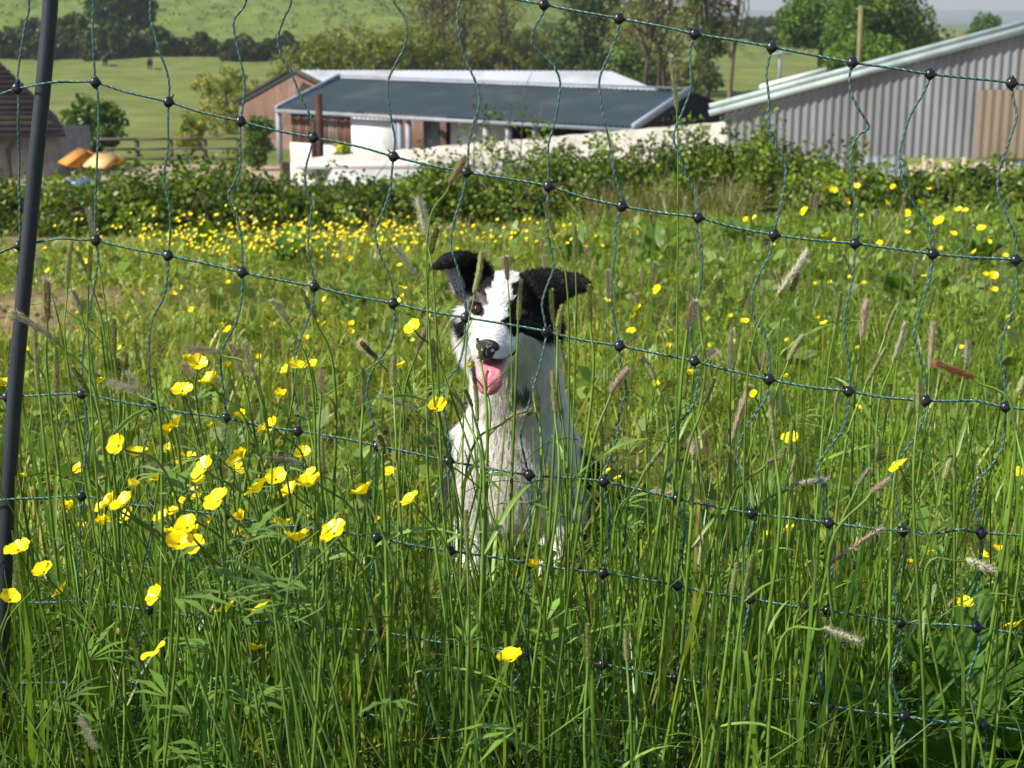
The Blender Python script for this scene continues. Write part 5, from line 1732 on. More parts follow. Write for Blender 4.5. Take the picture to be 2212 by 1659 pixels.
if not ONLY or 'grass' in ONLY:
    rg = np.random.default_rng(77)
    parts = []

    def lay(n, y0, y1, hr, wr, lean, curl, base=(1, 1, 1), nseg=4, pw=1.0, dry=.05, yel=.25, face=None, wprof=None, hmod=None, margin=.35, ymask=None):
        x, y = field_points(n, y0, y1, rg, pw, margin)
        k = (rg.uniform(size=n) > sparse(x, y)) & ~in_dog(x, y)
        k &= y < 11.2 + np.clip(x, -1.0, 3) * .35 + .5 * noise2(x, y, 1.0)
        if ymask is not None:
            k &= ymask(x, y)
        x, y = x[k], y[k]
        n = len(x)
        b = np.stack([x, y, zt(x, y) - .01], -1)
        h = rg.uniform(*hr, n)
        if hmod is not None:
            h = h * hmod(x, y)
        phi = rg.uniform(0, math.pi, n) if face is None else rg.normal(0, face, n)
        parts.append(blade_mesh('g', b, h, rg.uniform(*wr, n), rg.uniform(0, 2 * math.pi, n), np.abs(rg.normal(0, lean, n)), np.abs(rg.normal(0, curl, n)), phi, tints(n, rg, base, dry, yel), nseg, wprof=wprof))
    stemw = lambda t: np.array([.8 - .35 * q for q in t])
    # tall flowering stems with sheaths, around and just beyond the netting
    lowdog = lambda x, y: np.where(np.abs(x - .02) < .14 + .06 * (y - 1.2), .88, 1.0) * (1 + .12 * noise2(x, y, 2.0))
    lay(850, 1.3, 2.35, (.34, .57), (.0032, .0058), .10, .05, (0.66, 0.78, 0.59), 5, 1.0, .02, .3, wprof=stemw, face=.6, hmod=lowdog)  # near grass tints, here and below, darkened to deepen the foreground shade
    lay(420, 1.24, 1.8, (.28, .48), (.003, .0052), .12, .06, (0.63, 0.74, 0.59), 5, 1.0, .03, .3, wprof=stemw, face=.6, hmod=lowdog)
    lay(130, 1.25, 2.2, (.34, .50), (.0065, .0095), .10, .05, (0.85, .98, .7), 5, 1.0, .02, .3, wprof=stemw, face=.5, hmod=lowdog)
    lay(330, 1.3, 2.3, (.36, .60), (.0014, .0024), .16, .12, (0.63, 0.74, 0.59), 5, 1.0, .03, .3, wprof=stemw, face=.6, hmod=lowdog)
    # the same grass carries on towards the camera and off to the left; it shades the foreground
    under = lambda x, y: np.minimum(1.0, np.clip(.86 - .56 * y, .08, 1) / .52)
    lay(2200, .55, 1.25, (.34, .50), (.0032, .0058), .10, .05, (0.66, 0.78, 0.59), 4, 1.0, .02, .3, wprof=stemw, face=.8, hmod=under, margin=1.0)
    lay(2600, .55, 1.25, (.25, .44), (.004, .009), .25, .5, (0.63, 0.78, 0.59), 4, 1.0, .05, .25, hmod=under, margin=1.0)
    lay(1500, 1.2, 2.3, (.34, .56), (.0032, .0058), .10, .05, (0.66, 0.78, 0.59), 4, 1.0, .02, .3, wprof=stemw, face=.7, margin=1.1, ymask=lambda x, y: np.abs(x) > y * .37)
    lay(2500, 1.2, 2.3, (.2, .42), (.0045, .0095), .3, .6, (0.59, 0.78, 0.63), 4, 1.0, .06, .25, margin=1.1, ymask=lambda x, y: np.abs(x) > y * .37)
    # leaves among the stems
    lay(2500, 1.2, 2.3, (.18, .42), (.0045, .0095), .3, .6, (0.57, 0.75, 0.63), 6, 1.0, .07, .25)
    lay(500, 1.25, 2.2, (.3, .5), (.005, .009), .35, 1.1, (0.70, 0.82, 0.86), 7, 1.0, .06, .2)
    lay(4200, 1.1, 2.3, (.08, .24), (.003, .0065), .4, .7, (0.39, 0.55, 0.49), 4, 1.0, .05, .12)  # lowest blades tinted darker to paint in the shade between stems
    # meadow behind the netting
    patch = lambda x, y: .72 + .45 * np.clip(noise2(x, y, 1.3) + .5 * noise2(x, y, 3.1, 2.0), -.9, 1.3) + .35 * sstep(.4, 1.2, x) * sstep(6, 3, y)
    lay(17000, 2.25, 5.0, (.07, .17), (.0035, .0080), .4, .75, (1.55, 1.42, 1.05), 4, 1.2, .07, .4, hmod=patch)
    lay(2600, 2.3, 5.0, (.2, .37), (.0022, .0042), .14, .2, (1.1, 1.0, .9), 4, 1.0, .1, .4, ymask=lambda x, y: (x > .5) | (y > 3.8))
    lay(25000, 4.6, 9.0, (.07, .19), (.005, .011), .4, .7, (1.6, 1.42, 1.05), 3, 1.1, .08, .45, hmod=patch, margin=.6)
    lay(15000, 8.5, 12.6, (.07, .18), (.008, .015), .4, .65, (1.55, 1.38, 1.0), 3, 1.0, .1, .45, hmod=lambda x, y: 1 + .45 * noise2(x, y, .8), margin=.8)
    lay(2300, 4.0, 9.5, (.2, .38), (.003, .006), .14, .18, (1.1, .98, 1.0), 3, .9, .2, .4, margin=.7, ymask=lambda x, y: x > -.12 * y + rg.normal(size=len(x)) * .5)
    # dry rusty tussocks at the hedge foot
    for cx_, cy_, rr in ((1440, 12.2, .28), (1545, 12.0, .3), (1375, 12.6, .2), (1300, 12.8, .16), (1600, 11.6, .16)):
        n = 200
        x = float(ray_x(cx_, cy_)) + rg.normal(size=n) * rr * .5
        y = cy_ + rg.normal(size=n) * .15
        b_ = np.stack([x, y, zt(x, y) - .01], -1)
        tt = np.tile([2.0, 1.0, 2.2], (n, 1)) * rg.uniform(.6, 1.2, (n, 1))
        parts.append(blade_mesh('g', b_, rg.uniform(.22, .45, n), rg.uniform(.005, .009, n), rg.uniform(0, 6.3, n), np.abs(rg.normal(0, .3, n)), np.abs(rg.normal(0, .3, n)), rg.uniform(0, 3.1, n), tt, 3))
    # broad weeds: low leaf litter in the meadow
    V, F, C, nb_ = [], [], [], 0
    for v, f_, c in parts:
        V.append(v)
        F.append(f_ + nb_)
        C.append(c)
        nb_ += len(v)
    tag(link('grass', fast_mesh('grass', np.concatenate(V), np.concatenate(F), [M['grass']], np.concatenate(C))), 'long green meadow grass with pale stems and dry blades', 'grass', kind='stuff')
    # low broad leaved ground cover
    x, y = field_points(17000, 1.3, 10.5, rg, 1.0, .5)
    k = (noise2(x, y, 1.6, 3.0) > -.15 - .2 * (y > 2.6)) & ~in_dog(x, y) & ~((x > .3) & (y < 5.5) & (rg.random(len(x)) < .6)) & ~((y < 2.1) & (rg.random(len(x)) < .7)) & (rg.uniform(size=len(x)) > sparse(x, y) * .8)
    x, y = x[k], y[k]
    n = len(x)
    P = np.stack([x, y, zt(x, y) + rg.uniform(.015, .13, n)], -1)
    V, F = leaf_quads(P, np.where(rg.random(n) < .18, .075, .036), .75, rg, .62)
    tn = np.tile([1.8, 1.65, 1.1], (n, 1)) * rg.uniform(.6, 1.35, (n, 1))
    w_ = rg.random(n) < .12
    tn[w_] = np.array([2.3, 1.9, 2.6]) * rg.uniform(.7, 1.1, (int(w_.sum()), 1))
    tn = np.repeat(tn, 4, 0)
    tag(link('ground_cover', fast_mesh('ground_cover', V, F, [M['leaf']], tn)), 'low broad leaved weeds and clover scattered through the meadow', 'weeds', kind='stuff')

# ------------------------------------------------------------------ buttercups, foxtails, docks
def petal_mesh(name, seed, cup, n_pet=5, size=.0125, droop=0.0):
    """five glossy overlapping petals round the z axis; cup = how far they close upwards (0 flat .. 1 closed)"""
    rg = np.random.default_rng(seed)
    Vs, Fs, base = [], [], 0
    nu, nv = 6, 7
    for k in range(n_pet):
        a0 = 2 * math.pi * k / 5 + rg.normal() * .08
        c = np.clip(cup + rg.normal() * .09, -.2, 1.05)
        L = size * rg.uniform(.92, 1.08)
        u = np.linspace(0, 1, nu)[:, None]
        v = np.linspace(-1, 1, nv)[None]
        wdt = L * (.2 + .95 * np.sin(np.clip(u * 1.18, 0, 1) * math.pi / 2) ** 1.2) * np.sqrt(np.clip(1 - np.clip((u - .62) / .40, 0, 1) ** 2.4 * .72, 0, 1))
        bend = c * 1.35
        ang = bend * np.clip(u * 1.5, 0, 1)
        rr = .0014 + L * (u * np.cos(bend * .8) * (1 - .12 * c * u)) + 0 * v
        zz = L * u * np.sin(bend * .8) - .12 * L * u ** 3 * (1 - c) + 0 * v
        notch = -.05 * L * np.exp(-(v / .22) ** 2) * (u > .95)
        rr = rr + notch - .10 * L * (v ** 2) * u * .6
        tw = v * wdt * .5
        zz = zz + .28 * wdt * v ** 2 * (.3 + .7 * c) + .0002 * ((k % 2) * 2 - 1) + .03 * L * np.sin(v * 5 + k) * u ** 3
        x = rr * math.cos(a0) - tw * math.sin(a0)
        y = rr * math.sin(a0) + tw * math.cos(a0)
        Vs.append(np.stack([x, y, zz], -1).reshape(-1, 3))
        i = np.arange(nu - 1)[:, None] * nv + np.arange(nv - 1)[None]
        Fs.append(np.stack([i, i + 1, i + nv + 1, i + nv], -1).reshape(-1, 4) + base)
        base += nu * nv
    V = np.concatenate(Vs)
    tint = np.ones((len(V), 3)) * rg.uniform(.94, 1.04)
    rad = np.linalg.norm(V, axis=1)
    tint *= np.where(rad < size * .3, np.array([.95]), 1.0)[:, None] * np.array([1, 1, 1])
    return fast_mesh(name, V, np.concatenate(Fs), [M['petal']], tint, smooth=True)


def stamen_mesh(seed, r=.0035):
    rg = np.random.default_rng(seed)
    mb = MB()
    n = 34
    for i in range(n):
        t = i / n
        a = i * 2.4
        q = r * math.sqrt(t)
        d = np.array([math.cos(a) * q, math.sin(a) * q, .0022 + .0015 * (t)])
        b = d * np.array([.5, .5, 0])
        mb.tube([b, d, d + [0, 0, .0009]], [.00018, .0002, .0005], 4)
    V = np.concatenate(mb.v)
    me = mb.mesh('stamens', M['stamen'], cols=np.ones((len(V), 3)))
    return me


PETALS = [petal_mesh('petals', i, c) for i, c in enumerate((.34, .42, .5, .58, .46, .92, .38))] + [petal_mesh('petals', 9, .3, 4), petal_mesh('petals', 10, .15, 3)]
STAMENS = [stamen_mesh(i) for i in range(2)]


def ball_mesh(name, r, tint, mat, sx=1, sz=1.1):
    bm = bmesh.new()
    bmesh.ops.create_uvsphere(bm, u_segments=10, v_segments=7, radius=r)
    for v in bm.verts:
        v.co.z *= sz
    me = bpy.data.meshes.new(name)
    bm.to_mesh(me)
    bm.free()
    a = me.attributes.new('tint', 'FLOAT_COLOR', 'POINT')
    a.data.foreach_set('color', np.tile([*tint, 1.0], len(me.vertices)).astype(np.float32))
    for p in me.polygons:
        p.use_smooth = True
    me.materials.append(mat)
    return me


BUD = ball_mesh('bud', .0034, (1.6, 1.3, .8), M['stem'])


def stem_curve(top, d_in, ground, n=7, kink=0.0, rg=rng):
    top, ground = np.array(top, float), np.array(ground, float)
    H_ = top[2] - ground[2]
    p1 = top - np.array(d_in) * min(.09, H_ * .3)
    p2 = ground * .55 + p1 * .45 + np.array([rg.normal() * kink, rg.normal() * kink, 0])
    return catmull([ground - [0, 0, .02], p2, p1, top], n)


def tube_mesh(name, pts, rad, tint, mat, n=4):
    V, F = tube_arrays(pts, rad, n)
    return fast_mesh(name, V, F, [mat], np.tile(tint, (len(V), 1)), smooth=True)


def strap_leaf(name, p, d, L, w, tint, rg, mat='stem'):
    """one arching strap leaf from point p in direction d"""
    d = np.array(d, float)
    d /= np.linalg.norm(d)
    t = np.linspace(0, 1, 7)
    C = np.array(p) + d * (L * t)[:, None] + np.array([0, 0, -1.0]) * (L * .45 * t ** 2.2)[:, None]
    S = np.cross(d, [0, 0, 1.0])
    S = S / (np.linalg.norm(S) + 1e-9)
    S = S * .7 + np.array([0, 0, rg.uniform(-.6, .6)])
    W = w * (1 - t ** 2.2) * (.6 + 1.2 * t * (1 - t)) * .5
    V = np.stack([C - S * W[:, None], C - np.array([0, 0, .12 * w]), C + S * W[:, None]], 1).reshape(-1, 3)
    i = np.arange(6) * 3
    F = np.concatenate([np.stack([i, i + 1, i + 4, i + 3], -1), np.stack([i + 1, i + 2, i + 5, i + 4], -1)])
    return fast_mesh(name, V, F, [M[mat]], np.tile(tint, (len(V), 1)), smooth=True)


def cut_leaf(name, p, d, L, tint, rg):
    """deeply cut buttercup leaf: narrow lobes from one point"""
    mb = MB()
    d = np.array(d, float) / np.linalg.norm(d)
    s = np.cross(d, [0, 0, 1.0])
    s /= np.linalg.norm(s)
    for a in (-.8, -.3, .1, .5, .9):
        q = d * math.cos(a) + s * math.sin(a) + np.array([0, 0, rg.uniform(-.3, .2)])
        l = L * (1 - .35 * abs(a))
        w = l * .07
        n_ = np.cross(q, [0, 0, 1.0])
        n_ /= np.linalg.norm(n_)
        P = np.array(p)
        mb.add([P, P + q * l * .5 + n_ * w, P + q * l + [0, 0, -.2 * l], P + q * l * .5 - n_ * w], [(0, 1, 2, 3)])
    V = np.concatenate(mb.v)
    return mb.mesh(name, M['stem'], cols=np.tile(tint, (len(V), 1)))


HPOS = ['leaning post', 'first upright cord', 'second upright cord', 'third upright cord', 'fourth upright cord', 'fifth upright cord', 'sixth upright cord', 'seventh upright cord', 'eighth upright cord', 'ninth upright cord', 'tenth upright cord', 'eleventh upright cord', 'twelfth upright cord', 'last upright cord']
ROWN = {'A': 'top cord', 'B': 'upper bead row', 'C': 'second bead row', 'D': 'third bead row', 'E': 'fourth bead row', 'F': 'fifth bead row', 'G': 'lowest bead row'}
used_labels = {}


def where(px, py):
    """the netting bead nearest to a place in the picture, in words"""
    best = min(((math.hypot(px - q[0], py - q[1]), r_, k) for r_ in BEADS for k, q in BEADS[r_].items() if q[1] > -20))
    _, r_, k = best
    side = ('left' if px < BEADS[r_][k][0] else 'right')
    ab = 'above' if py < BEADS[r_][k][1] else 'below'
    return r_, k, side, ab


ORDN = ['first', 'second', 'third', 'fourth', 'fifth', 'sixth', 'seventh', 'eighth', 'ninth', 'tenth', 'eleventh', 'twelfth', 'thirteenth', 'fourteenth']


def spot_label(lead, px, py, extra=''):
    r_, k, side, ab = where(px, py)
    lab = '%s %s %s of the %s bead on the %s' % (lead, ab, side, ORDN[k], ROWN[r_])
    n = used_labels.get(lab, 0)
    used_labels[lab] = n + 1
    if n:
        lab = lab + [', smaller', ', lower', ', fainter', ', shortest', ', hindmost'][min(n - 1, 4)]
    return lab


FLOWERS = [  # picture place, apparent width, kind (0 open, 1 side cup, 2 closed, 3 half fallen), turn
 (453, 825, 44, 0), (395, 845, 44, 0), (215, 826, 27, 1), (405, 780, 17, 2), (493, 795, 16, 2), (641, 792, 38, 0), (672, 786, 26, 0), (383, 920, 46, 1), (257, 963, 50, 0), (300, 980, 38, 0),
 (405, 992, 36, 1), (442, 1013, 54, 0), (506, 1006, 40, 0), (567, 940, 24, 2), (590, 920, 36, 1), (380, 1008, 20, 2), (560, 1060, 60, 0), (597, 1036, 46, 0), (609, 1075, 36, 1), (654, 981, 38, 0),
 (672, 1030, 44, 0), (668, 1050, 58, 0), (471, 1083, 62, 0), (268, 1092, 58, 0), (390, 1101, 50, 0), (44, 1030, 26, 1), (172, 1013, 28, 0), (605, 860, 22, 2), (460, 925, 15, 2), (8, 832, 34, 1), (58, 757, 18, 1), (227, 1095, 42, 0),
 (40, 1188, 52, 0), (95, 1236, 44, 1), (22, 1296, 46, 0), (133, 1280, 40, 1), (340, 1289, 46, 0), (488, 1320, 44, 1), (446, 1326, 24, 3), (173, 1143, 32, 1), (223, 1134, 28, 2), (240, 1124, 26, 1), (280, 1116, 42, 0), (405, 1140, 56, 0), (387, 1175, 60, 0), (523, 1122, 24, 2), (549, 1157, 44, 1), (640, 1168, 60, 1), (722, 1152, 58, 0), (690, 1178, 38, 0), (653, 1233, 22, 2), (560, 1198, 20, 3), (567, 1311, 48, 3), (333, 1406, 52, 3), (547, 1404, 42, 1), (37, 1533, 18, 2), (673, 1118, 30, 3), (248, 1408, 18, 2),
 (894, 711, 42, 0), (864, 793, 30, 1), (945, 882, 44, 0), (787, 1066, 54, 1), (891, 1083, 46, 0), (1017, 795, 12, 2), (1415, 838, 18, 2), (924, 1420, 36, 1), (1103, 1425, 56, 0), (1155, 1228, 26, 2), (984, 1330, 18, 3),
 (2086, 1308, 36, 0), (2190, 1356, 38, 1), (1621, 1317, 30, 1), (1662, 1156, 28, 1), (1708, 1148, 32, 1), (2008, 1196, 20, 1), (2120, 1200, 26, 1), (2160, 1190, 30, 1), (1965, 1218, 26, 1), (1943, 1007, 44, 3), (1707, 948, 36, 0), (1629, 852, 20, 1), (2200, 1024, 28, 1), (1855, 885, 24, 0), (1491, 810, 14, 2), (1696, 815, 18, 1), (1651, 1236, 20, 1), (1312, 1022, 22, 1), (1335, 1035, 18, 1), (833, 1176, 20, 3),
]


_r = np.random.default_rng(61)
for _i in range(26):
    FLOWERS.append((float(_r.normal(450, 170)), float(_r.normal(1040, 95)), float(_r.uniform(26, 50)), int(_r.choice([0, 0, 1, 1, 2]))))
FLOWERS = [(max(q[0], 4),) + q[1:] if q[3] != 2 else (max(q[0], 4), q[1], min(q[2], 24), 2) for q in FLOWERS]


def flower_kit(root, top, kind, scale, rg, face, low=False):
    """petals, stamens under root at the point top (world)"""
    mi = {0: [0, 1, 2, 4, 6], 1: [2, 3, 4], 2: [5], 3: [7, 8]}[kind]
    o = link('petals', PETALS[mi[rg.integers(len(mi))]], root)
    f = Vector(face).normalized()
    q = f.to_track_quat('Z', 'Y').to_matrix().to_4x4() @ Matrix.Rotation(rg.uniform(0, 6.28), 4, 'Z')
    mw = Matrix.Translation(Vector(top)) @ q @ Matrix.Diagonal((scale, scale, scale, 1))
    o.matrix_local = Matrix.Translation(-root.location) @ mw
    if not low and kind != 2:
        s = link('stamens', STAMENS[rg.integers(2)], root)
        s.matrix_local = o.matrix_local.copy()
    return o


def add_at(root, name, me):
    o = link(name, me, root)
    o.matrix_parent_inverse = Matrix.Translation(-root.location)
    return o


if not ONLY or 'flora' in ONLY:
    rg = np.random.default_rng(202)
    for px, py, w, kind in FLOWERS:
        size = .0222 * {0: 1.0, 1: .95, 2: .55, 3: 1.0}[kind] * rg.uniform(.94, 1.06)
        d = F_PX * size / w
        if d > 2.4:
            size *= 2.4 / d * rg.uniform(.85, 1)
            d = F_PX * size / w
        d = min(max(d * .93, 1.16), 2.5)
        size = 1.12 * w * d / F_PX
        top = PD(px, py, d)
        gx = top[0] + rg.uniform(.01, .16) * (1 if rg.random() < .8 else -1)
        gy = top[1] + rg.normal() * .04
        g_ = (gx, gy, float(zt(gx, gy)))
        root = empty('buttercup', g_)
        lead = {0: 'open yellow buttercup', 1: 'side facing buttercup cup', 2: 'half closed buttercup', 3: 'ragged buttercup losing petals'}[kind]
        tag(root, spot_label(lead, px, py), 'buttercup', 'buttercups beside the netting')
        side = rg.uniform(-.8, .5)
        face = {0: (side * .9 - .15, -.42 + rg.normal() * .22, .9), 1: (side - .25, .0 + rg.normal() * .3, 1.0), 2: (side * .7, -.2, 1), 3: (side, -.1, .9)}[kind]
        flower_kit(root, top, kind, size / .0262 * (1.55 if kind == 2 else 1), rg, face)
        f_ = np.array(face) / np.linalg.norm(face)
        pts = stem_curve(top - f_ * .001, f_ * .75 + np.array([0, 0, .25]), g_, 6, .02, rg)
        tint = np.array([1.15, 1.15, .9]) * rg.uniform(.8, 1.2)
        add_at(root, 'stem', tube_mesh('stem', pts, np.linspace(.0017, .0010, len(pts)), tint, M['stem'], 5))
        for q in range(rg.integers(0, 4)):
            s_ = pts[rg.integers(len(pts) // 2, len(pts) - 3)]
            e_ = s_ + np.array([rg.normal() * .035, rg.normal() * .02, rg.uniform(.03, .07)])
            bl = add_at(root, 'bud_stalk', tube_mesh('bud_stalk', catmull([s_, (s_ + e_) / 2 + [rg.normal() * .006, 0, 0], e_], 3), .0007, tint, M['stem'], 4))
            b = link('bud', BUD, bl)
            b.matrix_parent_inverse = Matrix.Translation(-root.location)
            b.location = e_
            b.scale = (rg.uniform(.75, 1.4),) * 3
        for q in range(rg.integers(1, 4)):
            s_ = pts[rg.integers(2, len(pts) - 4)]
            add_at(root, 'leaf', cut_leaf('leaf', s_, (rg.normal(), rg.normal() * .6, .35), rg.uniform(.03, .07), tint * [.9, 1, 1], rg))

    # ---- foxtail grass heads: base, tip, look, relative width
    def foxtail_mesh(seed, look, bend=0.0):
        """unit-length seed head along +z: an axis thickly set with bristled spikelets"""
        rg = np.random.default_rng(seed)
        P = dict(green=(.055, .05, .12, [(.34, .38, .12), (.27, .31, .10), (.40, .42, .17)], (.52, .52, .28), 640),
                 silver=(.062, .105, .16, [(.44, .44, .28), (.36, .38, .20), (.52, .51, .36)], (.68, .66, .50), 680),
                 pink=(.07, .13, .2, [(.50, .40, .27), (.42, .34, .22), (.38, .37, .18)], (.62, .52, .38), 760),
                 straw=(.04, .11, .14, [(.52, .42, .27), (.42, .34, .2), (.6, .52, .38)], (.6, .52, .4), 360),
                 rust=(.075, .15, .1, [(.45, .19, .07), (.36, .15, .06), (.5, .27, .14)], (.5, .26, .14), 820))[look]
        r0, hair, spread, cols, hc, n = P
        u = rg.uniform(0, 1, n) ** .95
        prof = np.minimum(1, np.sin(np.clip(u * .92 + .07, 0, 1) * math.pi) ** .62)
        if look in ('pink', 'silver'):
            prof = prof * (.72 + .5 * u)
        a = rg.uniform(0, 2 * math.pi, n)
        ctr = np.stack([bend * u ** 2 * .6, 0 * u, u * (1 - .25 * abs(bend) * u)], -1)
        out = np.stack([np.cos(a), np.sin(a), 0 * a], -1)
        R_ = r0 * prof * rg.uniform(.75, 1.1, n)
        base = ctr + out * (R_ * .35)[:, None]
        upd = np.array([0, 0, 1.0])
        sd = np.cross(out, upd)
        l = rg.uniform(.06, .09, n)
        d = out * rg.uniform(.35, .8, (n, 1)) + upd
        d /= np.linalg.norm(d, axis=1)[:, None]
        tipp = base + d * l[:, None]
        w = .019
        V = np.stack([base, base + d * (l * .5)[:, None] + sd * w, tipp, base + d * (l * .5)[:, None] - sd * w], 1)
        C = np.repeat((np.array(cols)[rg.integers(0, 3, n)] * rg.uniform(.7, 1.25, (n, 1)))[:, None], 4, 1)
        # bristles
        hd = d + rg.normal(size=(n, 3)) * .22 + out * spread
        hd /= np.linalg.norm(hd, axis=1)[:, None]
        hl = hair * rg.uniform(.5, 1.15, n)
        hb = base + d * (l * .6)[:, None]
        hw_ = .0035
        V2 = np.stack([hb - sd * hw_, hb + sd * hw_, hb + hd * hl[:, None] + sd * hw_ * .5, hb + hd * hl[:, None] - sd * hw_ * .5], 1)
        C2 = np.repeat((np.array(hc) * rg.uniform(.75, 1.2, (n, 1)))[:, None], 4, 1)
        VV = np.concatenate([V.reshape(-1, 3), V2.reshape(-1, 3)])
        F = np.arange(8 * n).reshape(-1, 4)
        return fast_mesh('seed_head', VV, F, [M['head']], np.concatenate([C.reshape(-1, 3), C2.reshape(-1, 3)]))
    HEADS = {k: [foxtail_mesh(i * 7 + j, k, b) for j, b in enumerate((0, .12, -.12))] for i, k in enumerate(('green', 'silver', 'pink', 'straw', 'rust'))}
    g, sv, pk, sw, ru = 'green', 'silver', 'pink', 'straw', 'rust'
    FOX = [
     (90, 581, 48, 505, sv), (102, 696, 103, 603, pk), (127, 740, 30, 668, sv), (145, 626, 147, 525, g), (177, 681, 160, 625, sv), (192, 606, 196, 535, g), (85, 853, 68, 710, g), (123, 886, 122, 750, g), (205, 880, 163, 790, g),
     (247, 773, 246, 691, g), (255, 828, 253, 775, g), (270, 843, 270, 760, g), (297, 846, 232, 826, sv), (323, 870, 275, 803, sv), (336, 830, 333, 795, g), (477, 761, 405, 753, pk), (525, 810, 503, 743, pk), (627, 703, 593, 646, sv), (682, 690, 647, 625, g),
     (693, 853, 695, 803, pk), (532, 903, 513, 868, g), (417, 920, 393, 853, g), (400, 980, 387, 923, g), (437, 1076, 347, 1030, sv), (373, 1013, 313, 1006, pk), (653, 1003, 563, 983, sv), (667, 910, 653, 836, g), (700, 1036, 690, 943, g), (553, 820, 527, 743, sw), (420, 818, 395, 785, pk),
     (193, 1183, 197, 1106, g), (40, 1300, 28, 1215, g), (212, 1623, 167, 1553, sv), (210, 540, 192, 455, sv), (196, 606, 170, 540, g),
     (900, 596, 855, 530, sv), (922, 513, 904, 433, sv), (970, 400, 1005, 340, pk), (1462, 240, 1455, 123, sv), (1243, 570, 1242, 490, g), (1199, 507, 1177, 440, g), (930, 550, 938, 490, g),
     (1024, 635, 1047, 550, g), (1097, 606, 1092, 556, pk), (1119, 693, 1125, 608, g), (1197, 700, 1185, 627, g), (1204, 726, 1207, 660, g), (1275, 696, 1273, 618, g), (1039, 776, 1032, 733, g), (1227, 813, 1212, 736, g), (900, 760, 934, 693, pk), (940, 806, 930, 733, g), (815, 773, 774, 740, pk), (850, 836, 845, 776, g), (784, 873, 784, 798, g), (904, 890, 824, 856, sv), (1004, 893, 982, 845, g), (1032, 913, 1027, 780, g), (1020, 880, 1008, 838, g), (927, 900, 928, 836, g), (1164, 893, 1150, 820, g), (1199, 893, 1194, 806, g), (1215, 916, 1207, 836, g), (1093, 905, 1148, 890, pk), (1300, 975, 1300, 900, g), (1387, 1026, 1444, 950, g), (1414, 820, 1390, 766, g), (1318, 850, 1350, 795, pk), (874, 1003, 865, 926, g), (1184, 1080, 1184, 1003, g), (827, 980, 825, 935, g), (1155, 870, 1150, 840, g),
     (1680, 635, 1750, 548, sv), (1709, 630, 1728, 586, g), (1805, 703, 1821, 633, g), (1860, 733, 1871, 650, pk), (1911, 725, 1931, 668, g), (1928, 783, 1961, 700, sv), (1868, 835, 1911, 755, g), (2008, 800, 2017, 703, pk), (2106, 816, 2022, 790, ru), (1484, 713, 1494, 650, pk), (1514, 716, 1511, 673, g), (1578, 813, 1576, 716, sv), (1701, 781, 1728, 725, g), (1641, 800, 1621, 740, g), (1645, 805, 1655, 760, sw), (1518, 876, 1548, 820, g), (1580, 953, 1615, 836, pk), (1675, 976, 1663, 863, g), (1803, 880, 1816, 816, g), (1915, 893, 1925, 830, g), (1961, 913, 1971, 881, g), (1983, 893, 1985, 816, g), (1898, 1013, 1891, 946, g), (2038, 1036, 2061, 986, g), (1715, 1046, 1788, 1036, sv), (1878, 1066, 1921, 1036, pk), (1851, 1050, 1878, 1013, sv), (1708, 1066, 1713, 980, g), (1704, 983, 1711, 923, g), (1497, 985, 1498, 950, pk), (1655, 998, 1685, 985, pk), (1590, 985, 1571, 963, g), (2196, 930, 2184, 886, g), (2202, 853, 2205, 820, g), (2085, 790, 2095, 740, sv), (1530, 770, 1545, 760, pk),
     (1791, 1218, 1901, 1139, sw), (2085, 1206, 2146, 1236, sv), (1606, 1286, 1623, 1200, g), (1580, 1286, 1591, 1220, g), (1766, 1283, 1748, 1216, g), (1778, 1353, 1858, 1390, sv), (1005, 1286, 1004, 1226, g), (1009, 1196, 1007, 1106, g), (1182, 1403, 1177, 1326, g), (1270, 1433, 1274, 1350, g), (1355, 1430, 1347, 1366, g), (1405, 1060, 1460, 1068, pk), (1500, 1470, 1497, 1450, g),
    ]
    lookname = dict(green='green foxtail head', silver='silvery foxtail head', pink='pinkish flowering foxtail head', straw='straw coloured foxtail head', rust='rusty orange drooping seed head')

    def place_head(root, base, tip, me, width=1.0):
        b, t_ = Vector(base), Vector(tip)
        L = (t_ - b).length
        o = link('seed_head', me, root)
        q = (t_ - b).to_track_quat('Z', 'Y').to_matrix().to_4x4() @ Matrix.Rotation(rg.uniform(0, 6.28), 4, 'Z')
        o.matrix_local = Matrix.Translation(b - root.location) @ q @ Matrix.Diagonal((L * width, L * width, L, 1))
        return o
    for bx, by, tx, ty, look in FOX:
        Lp = math.hypot(tx - bx, ty - by)
        d = rg.uniform(1.42, 1.95)
        if (by + ty) / 2 > 1150:
            d = rg.uniform(1.3, 1.6)
        b3 = PD(bx, by, d)
        t3 = PD(tx, ty, d + rg.normal() * .012)
        lean = (b3 - t3)[0]
        hgt = b3[2] + .1
        gx = b3[0] + np.clip(lean * 1.2, -.1, .1) + rg.normal() * .03
        gy = b3[1] + rg.normal() * .05
        g_ = (gx, gy, float(zt(gx, gy)))
        root = empty('foxtail', g_)
        tag(root, spot_label(lookname[look], (bx + tx) / 2, (by + ty) / 2), 'grass stem', 'foxtail grasses beside the netting')
        wd = np.clip(.052 * F_PX / d / max(Lp, 20) , .75, 1.9)
        if (bx, by) == (1093, 905): wd = 2.2
        place_head(root, b3, t3, HEADS[look][rg.integers(3)], wd)
        ax = (t3 - b3) / np.linalg.norm(t3 - b3)
        pts = stem_curve(b3 + ax * .004, ax * .55 + np.array([0, 0, .5]), g_, 7, .015, rg)
        tint = np.array([1.15, 1.2, .9]) * rg.uniform(.75, 1.25)
